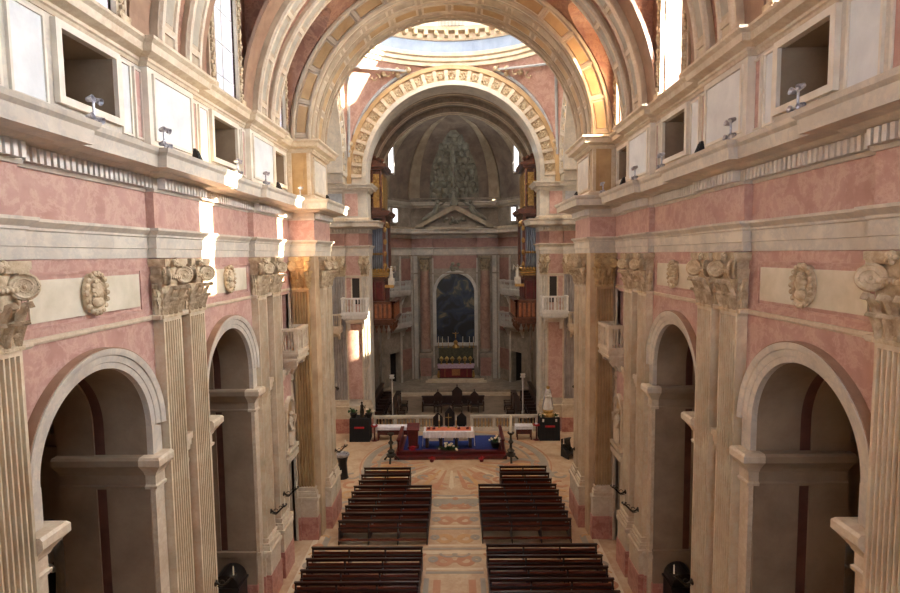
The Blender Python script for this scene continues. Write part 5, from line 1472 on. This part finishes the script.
for s in (-1, 1):
    mb = MB(); mb.lathe([(.1, 0), (.13, .3), (.06, .5), (.1, .6)], (s * 1.5, 45.6, 1.0), 10); mb.build('gilt_angel', GILT, t, origin=org, smooth=True)
for i in range(6):
    x = (-1.25, -.78, -.3, .3, .78, 1.25)[i]
    t = thing('gilt_vase', 'gilt cup shaped vase on the high altar, %s from the left' % ORD[i], 'vase', (x, 46.1, 2.06), 0, 'gilt vases on the high altar')
    mb = MB(); mb.lathe([(.12, 0), (.1, .04), (.03, .12), (.05, .22), (.16, .38), (.19, .5), (.12, .5)], n=12); mb.build('cup', GILT, t, smooth=True)
    mb = MB()
    for k in range(6):
        a = k * PI / 3; mb.ball((.08 * math.cos(a), .08 * math.sin(a), .55), .07, 6)
    mb.ball((0, 0, .62), .07, 6); mb.build('flowers', mat('pale_gold_petal', (214, 190, 110), (170, 140, 70), scale=8, rough=.6), t, smooth=True)
for i, x in enumerate((-1.5, -.65, .62, 1.2, 1.55, -1.15)):
    candlestick('tall_candlestick', (x, 46.68, 3.4 if abs(x) < 1.45 else 3.4), .4, 'tall candle behind the high altar vases, %s from the left' % ORD[sorted((-1.5, -.65, .62, 1.2, 1.55, -1.15)).index(x)], GILT, .06, .55)
t = thing('altar_crucifix', 'bronze green crucifix on a stepped base above the high altar', 'crucifix', (0, 46.65, 3.4)); 
mb = MB(); mb.lathe([(.35, 0), (.3, .15), (.16, .3), (.2, .5), (.06, .7)], n=12); mb.build('base', GILT, t, smooth=True)
mb = MB(); mb.box(-.04, .04, -.03, .03, .7, 1.6); mb.box(-.3, .3, -.03, .03, 1.22, 1.3); mb.build('cross', BRONZE, t)
mb = MB(); mb.ball((0, -.05, 1.33), .05, 7); mb.tube([(0, -.05, 1.28), (0, -.06, 1.05), (0, -.05, .82)], [.05, .05, .03], 7); mb.tube([(-.27, -.04, 1.28), (0, -.05, 1.24), (.27, -.04, 1.28)], .02, 6); mb.build('figure', GILT, t, smooth=True)

# ================================================================== ORGANS
def organ(s):
    t = thing('pipe_organ', 'mahogany and gilt pipe organ on the %s side of the choir' % SIDE[s], 'organ', (s * 5.3, 37.6, 6.3)); org = tuple(t.location)
    D0, D1 = 6.05, 4.6; Y0, Y1 = 36.3, 39.2
    def bx(name, parts, m):
        mb = MB(s)
        for p in parts: mb.box(*p)
        return mb.build(name, m, t, origin=org)
    # gallery
    bx('gallery_floor', [(4.05, 6.05, 36.0, 39.5, 6.95, 7.1), (4.25, 6.05, 36.15, 39.35, 6.8, 6.95), (3.95, 6.05, 35.92, 39.58, 7.1, 7.22)], ORGW)
    bx('gallery_front', [(4.1, 4.2, 36.0, 39.5, 7.22, 8.3), (4.1, 6.05, 36.0, 36.1, 7.22, 8.3), (3.98, 4.3, 35.94, 39.56, 8.3, 8.42), (3.98, 6.05, 35.94, 36.16, 8.3, 8.42)], ORGW)
    mb = MB(s)
    for k in range(6): mb.box(4.3 + k * .3, 4.45 + k * .3, 35.95, 36.02, 7.3, 8.22)
    for k in range(10): mb.box(4.05, 4.12, 36.15 + k * .33, 36.32 + k * .33, 7.3, 8.22)
    mb.build('gallery_panel', mat('orange_wood', (156, 96, 58), (112, 62, 36), scale=4, rough=.4), t, origin=org)
    mb = MB(s)
    for k in range(6): mb.lathe([(.02, -.55), (.07, -.42), (.04, -.3), (.12, -.15), (.14, 0)], (4.3 + k * .33, 36.15, 6.8), 8)
    for k in range(5): mb.lathe([(.02, -.55), (.07, -.42), (.04, -.3), (.12, -.15), (.14, 0)], (4.25, 36.7 + k * .6, 6.8), 8)
    mb.build('pendant', ORGW, t, origin=org, smooth=True)
    # lower case
    bx('lower_case', [(D1 + .15, 6.05, Y0 + .15, Y1, 7.22, 9.9), (D1, 6.05, Y0, Y1 + .1, 9.9, 10.05)], ORGW)
    bx('lower_panel', [(D1 + .1, D1 + .16, Y0 + .3 + k * .9, Y0 + 1.0 + k * .9, 8.5, 9.7) for k in range(3)] + [(4.85 + k * .55, 5.3 + k * .55, Y0 + .1, Y0 + .16, 8.5, 9.7) for k in range(2)], REDW)
    mb = MB(s)
    for (z, o) in ((10.05, .12), (10.2, .2), (10.32, .1)): mb.box(D1 - o, 6.05, Y0 - o, Y1 + o, z, z + .09)
    for k in range(7): mb.ball((D1 + .1 + k * .2, Y0 - .12, 10.5), .1, 6, sz=1.3)
    for k in range(9): mb.ball((D1 - .12, Y0 + k * .33, 10.5), .1, 6, sz=1.3)
    mb.build('gilt_rail', GILT, t, origin=org)
    # corner posts and pipe fields
    for (x, y) in ((D1 + .08, Y0 + .08), (D1 + .08, Y1 - .08), (5.95, Y0 + .08)):
        bx('corner_post', [(x - .1, x + .1, y - .1, y + .1, 10.4, 14.0)], ORGW)
    bx('case_core', [(D1 + .45, 6.05, Y0 + .45, Y1, 10.3, 14.0)], BLACKW)
    first = None
    pos = [(4.95 + k * .145, Y0 + .24, k) for k in range(7)] + [(D1 + .24, Y0 + .35 + k * .15, k) for k in range(17)]
    for (x, y, k) in pos:
        zt = 13.5 + .12 * math.cos(k * 2 * PI / 6)
        mb = MB(s); mb.lathe([(.015, 10.4), (.062, 10.8), (.066, zt), (.05, zt)], (x, y, 0), 10); mb.build('pipe', PIPE, t, origin=org, smooth=True)
    mb = MB(s)
    for k in range(8): mb.ball((4.85 + k * .15, Y0 + .12, 13.62 + .12 * math.cos(k)), .11, 6)
    mb.build('pipe_shade', GILT, t, origin=org, smooth=True)
    mb = MB(s)
    for k in range(8): mb.ball((4.8 + k * .16, Y0 + .1, 11.6), .09, 6)
    mb.build('gilt_band', GILT, t, origin=org, smooth=True)
    mb = MB(s)
    for k in range(18): mb.ball((D1 + .12, Y0 + .3 + k * .16, 13.62 + .12 * math.cos(k)), .11, 6)
    mb.build('pipe_shade', GILT, t, origin=org, smooth=True)
    for z in (10.8, 11.6, 12.4, 13.2):
        mb = MB(s); mb.ball((D1 + .02, Y0 - .02, z), .12, 6, sz=1.6); mb.build('gilt_boss', GILT, t, origin=org, smooth=True)
        mb = MB(s); mb.ball((5.98, Y0 - .02, z), .1, 6, sz=1.6); mb.build('gilt_boss', GILT, t, origin=org, smooth=True)
    # mid cornice, upper case, crown
    bx('middle_cornice', [(D1 - .05, 6.05, Y0 - .05, Y1 + .05, 13.95, 14.15), (D1 - .3, 6.05, Y0 - .3, Y1 + .3, 14.15, 14.3), (D1 - .38, 6.05, Y0 - .38, Y1 + .38, 14.3, 14.45)], ORGW)
    bx('upper_case', [(D1 + .2, 6.05, Y0 + .2, Y1 - .1, 14.45, 17.2)], ORGW)
    mb = MB(s)
    for k in range(2): mb.box(4.95 + k * .55, 5.4 + k * .55, Y0 + .13, Y0 + .22, 14.7, 16.9)
    for k in range(3): mb.box(D1 + .13, D1 + .22, Y0 + .35 + k * .85, Y0 + 1.05 + k * .85, 14.7, 16.9)
    random.seed(6)
    for k in range(24): mb.ball((4.9 + random.random() * 1.1, Y0 + .12, 14.8 + random.random() * 2), .09, 6)
    mb.build('gilt_grille', GILT, t, origin=org)
    for x in (4.85, 5.42, 5.97):
        mb = MB(s); mb.lathe([(.1, 14.45), (.07, 14.6), (.08, 16.9), (.11, 17.1)], (x, Y0 + .12, 0), 8); mb.build('colonnette', ORGW, t, origin=org, smooth=True)
    bx('top_cornice', [(D1, 6.05, Y0, Y1, 17.2, 17.35), (D1 - .15, 6.05, Y0 - .15, Y1 + .1, 17.35, 17.55)], ORGW)
    mb = MB(s); prism(mb, [(D1, 17.55), (6.0, 17.55), (6.0, 18.3), (5.6, 18.5), (5.2, 18.0), (4.8, 17.8)], 'y', Y0, Y0 + .4)
    for k in range(6): mb.ball((4.7 + k * .25, Y0 - .02, 17.75 + k * .1), .14, 6)
    mb.build('crest', ORGW, t, origin=org, smooth=True)
for s in (-1, 1): organ(s)
# figures standing on the inner corner of the organs
for s in (-1, 1):
    t = thing('gilt_angel_statue', 'small pale angel statue on the %s organ\'s gilt ledge' % SIDE[s], 'statue', (s * 4.28, 36.6, 10.0)); 
    mb = MB(); mb.box(-.2, .2, -.2, .2, -.5, -.05); mb.lathe([(.14, 0), (.13, .3), (.08, .5), (.1, .62), (.03, .7)], (0, 0, -.05), 10); mb.ball((0, 0, .72), .07, 8)
    mb.build('body', PALE, t, smooth=True)
    mb = MB()
    for e in (-1, 1): mb.tube([(e * .06, .05, .5), (e * .25, .1, .75), (e * .3, .1, .35)], [.03, .07, .02], 6)
    mb.build('wing', PALE, t, smooth=True)
    mb = MB(s); mb.box(4.1, 4.7, 36.4, 36.8, 9.3, 9.5); tag(mb.build('statue_bracket', GILT), 'gilt bracket under the angel statue of the %s organ' % SIDE[s], 'bracket')
# tie rods across the apse
for z, y, n_ in ((16.25, 46.3, 0), (9.92, 46.0, 1)):
    mb = MB(); mb.box(-3.7, 3.7, y, y + .1, z - .06, z + .06)
    trim(mb, APSEST)

# ================================================================== SCONCES
def sconce(label, loc, rz):
    t = thing('candle_sconce', label, 'sconce', loc, rz)
    mb = MB(); mb.lathe([(.09, -.01), (.1, .01), (.05, .03)], n=12); mb.T = None
    mb = MB(); mb.T = Matrix.Rotation(PI / 2, 4, 'X'); mb.lathe([(.11, 0), (.12, .03), (.05, .07), (.03, .12)], n=12); mb.T = None; mb.build('wall_plate', BRONZE, t, smooth=True)
    mb = MB()
    P = [(0, -.05 - .62 * u, -.12 * math.sin(u * PI * 1.5) + .12 * u) for u in [k / 14 for k in range(15)]]
    mb.tube(P, .04, 7)
    mb.tube([(0, -.25 + .09 * math.cos(a), .02 + .09 * math.sin(a)) for a in [k * .55 for k in range(11)]], .018, 6)
    mb.tube([(0, -.48 + .08 * math.cos(a), .17 + .08 * math.sin(a)) for a in [k * .55 for k in range(11)]], .018, 6)
    mb.tube([(0, -.07, -.12), (0, -.25, -.16), (0, -.42, .0)], .02, 6)
    mb.build('scrolled_arm', BRONZE, t, smooth=True)
    mb = MB(); mb.lathe([(.03, .2), (.05, .24), (.12, .3), (.13, .33), (.05, .31)], (0, -.67, 0), 12); mb.build('drip_pan', BRONZE, t, smooth=True)
    mb = MB(); mb.lathe([(.028, .31), (.024, .6), (.004, .66)], (0, -.67, 0), 8); mb.build('candle', WAX, t, smooth=True)
    return t
sp = None
for s in (-1, 1):
    for (x, y, z, rz, lab) in ((6.2, 13.42, 3.0, RZ[s], 'bronze candle sconce on the pilaster just before the %s farther chapel arch'), (6.2, 17.6, 2.9, RZ[s], 'bronze candle sconce on the %s pilaster just past the farther chapel arch'),
                               (6.2, 18.95, 2.9, RZ[s], 'bronze candle sconce on the %s pilaster beside the low door'), (5.3, 23.3, 2.9, RZ[s], 'bronze candle sconce on the aisle side of the %s crossing pier'),
                               (7.6, 34.28, 2.95, 0, 'bronze candle sconce on the grey pilaster at the far %s of the crossing')):
        if sp is None: sp = sconce(lab % SIDE[s], (s * x, y, z), rz); sp.scale = (.72, .72, .72)
        else: dup(sp, (s * x, y, z), rz, lab % SIDE[s])

# ================================================================== LAMPS AND SPEAKERS ON THE CORNICE
def cornice_lamp(label, loc, rz):
    t = thing('cornice_lamp', label, 'lamp', loc, rz)
    mb = MB(); mb.lathe([(.07, 0), (.06, .02), (.022, .04), (.02, .42)], n=10); mb.box(-.14, .14, -.015, .015, .08, .1); mb.box(-.13, .13, -.015, .015, .37, .39); mb.build('stand', SILVER, t, smooth=True)
    for (x, z) in ((-.12, .1), (.12, .1), (-.1, .38), (.1, .4)):
        mb = MB(); mb.T = Matrix.Translation((x, -.02, z)) @ Matrix.Rotation(PI / 2 + (.4 if x > 0 else -.2), 4, 'X')
        mb.lathe([(.02, -.07), (.035, -.06), (.05, .0), (.062, .05), (.055, .05), (.03, .01)], n=12); mb.T = None
        mb.build('lamp_head', SILVER, t, smooth=True)
    return t
cl = None
for s in (-1, 1):
    for i, y in enumerate((8.92, 11.05, 14.7, 16.85, 20.5)):
        lab = 'silver multi-headed lamp standing on the %s cornice, %s counting from the near end' % (SIDE[s], ORD[i])
        loc = (s * 5.68, y, 13.68)
        if cl is None: cl = cornice_lamp(lab, loc, RZ[s])
        else: dup(cl, loc, RZ[s], lab)
for s in (-1, 1):
    for i, (x, y) in enumerate(((5.68, 12.4), (5.68, 18.05), (5.0, 22.0))):
        t = thing('wedge_speaker', 'small black wedge speaker on the %s cornice, %s' % (SIDE[s], ('over the nearest pilaster pair', 'beside the small attic opening', 'on the crossing pier')[i]), 'speaker', (s * x, y, 13.68), RZ[s])
        mb = MB(); mb.rings([[(-.09, .08, 0), (.09, .08, 0), (.09, -.1, 0), (-.09, -.1, 0)], [(-.05, .05, .28), (.05, .05, .28), (.05, .0, .28), (-.05, .0, .28)]]); mb.build('cabinet', BLACKW, t)
        mb = MB(); mb.add([(-.075, -.094, .03), (.075, -.094, .03), (.048, -.02, .24), (-.048, -.02, .24), (-.075, -.104, .03), (.075, -.104, .03), (.048, -.03, .24), (-.048, -.03, .24)], [(0, 1, 2, 3), (4, 7, 6, 5), (0, 4, 5, 1), (1, 5, 6, 2), (2, 6, 7, 3), (3, 7, 4, 0)])
        mb.build('grille', BLACK, t)

# ================================================================== CHAPEL CONTENTS
for s in (-1, 1):
    t = thing('confessional', 'black rounded confessional standing inside the %s farther chapel arch' % SIDE[s], 'confessional', (s * 7.15, 16.35, 0))
    mb = MB(); mb.box(-.42, .42, -.35, .35, 0, 1.2); rs = []
    mb.rings([[(.42 * math.cos(PI * j / 12), y, 1.2 + .42 * math.sin(PI * j / 12)) for j in range(13)] for y in (-.35, .35)]); mb.build('cabinet', BLACKW, t)
    mb = MB(); mb.box(-.46, .46, -.39, .39, 0, .1); mb.box(-.46, .46, -.39, .39, 1.14, 1.2); mb.build('moulding', BLACKW, t)
    mb = MB(); mb.box(-.25, .25, -.37, -.35, .2, 1.05); mb.build('door', BLACK, t)
    t = thing('marble_rail_end', 'pale inlaid marble rail block in the %s farther chapel opening' % SIDE[s], 'altar rail', (s * 6.75, 15.2, 0))
    mb = MB(); mb.box(-.12, .12, -.6, .6, 0, .95, 0); mb.box(-.16, .16, -.64, .64, .95, 1.05, 0); mb.box(-.14, .14, -.5, .5, .2, .8, 1); mb.build('block', [WHITE, CREAM], t)
    # statue in the niche of the nearer chapel
    b = BAYS[0][1] + .55
    t = thing('niche_statue', 'weathered grey robed statue in the niche of the %s nearer chapel' % SIDE[s], 'statue', (s * 9.1, b + .4, 2.6))
    mb = MB(); mb.box(-.34, .34, -.25, .25, 0, .14); mb.build('plinth', TAN, t)
    mb = MB(); rs = []
    for z, r in ((.14, .36), (.6, .34), (1.1, .27), (1.5, .25), (1.9, .3), (2.15, .28), (2.3, .12)):
        rs.append([(r * (1 + .09 * math.sin(7 * a + z * 1.5)) * math.cos(a), r * .62 * (1 + .09 * math.sin(7 * a + z)) * math.sin(a), z) for a in [k * 2 * PI / 32 for k in range(32)]])
    mb.rings(rs); mb.build('robe', PALE, t, smooth=True)
    mb = MB(); mb.ball((0, -.02, 2.45), .15, 12, sz=1.25); mb.tube([(0, -.02, 2.2), (0, -.02, 2.4)], .08, 8)
    mb.ball((0, -.15, 2.4), .05, 6); mb.build('head', PALE, t, smooth=True)
    mb = MB(); mb.tube([(-.26, 0, 2.1), (-.38, -.12, 1.75), (-.12, -.28, 1.7)], [.1, .085, .06], 8); mb.tube([(.26, 0, 2.1), (.4, -.15, 1.85), (.3, -.32, 2.1)], [.1, .085, .06], 8)
    for (x, y, z) in ((-.1, -.3, 1.7), (.3, -.33, 2.14)):
        for k in range(4): mb.tube([(x, y, z), (x + .02 * k - .03, y - .04, z + .07)], .014, 5)
    mb.build('arms', PALE, t, smooth=True)
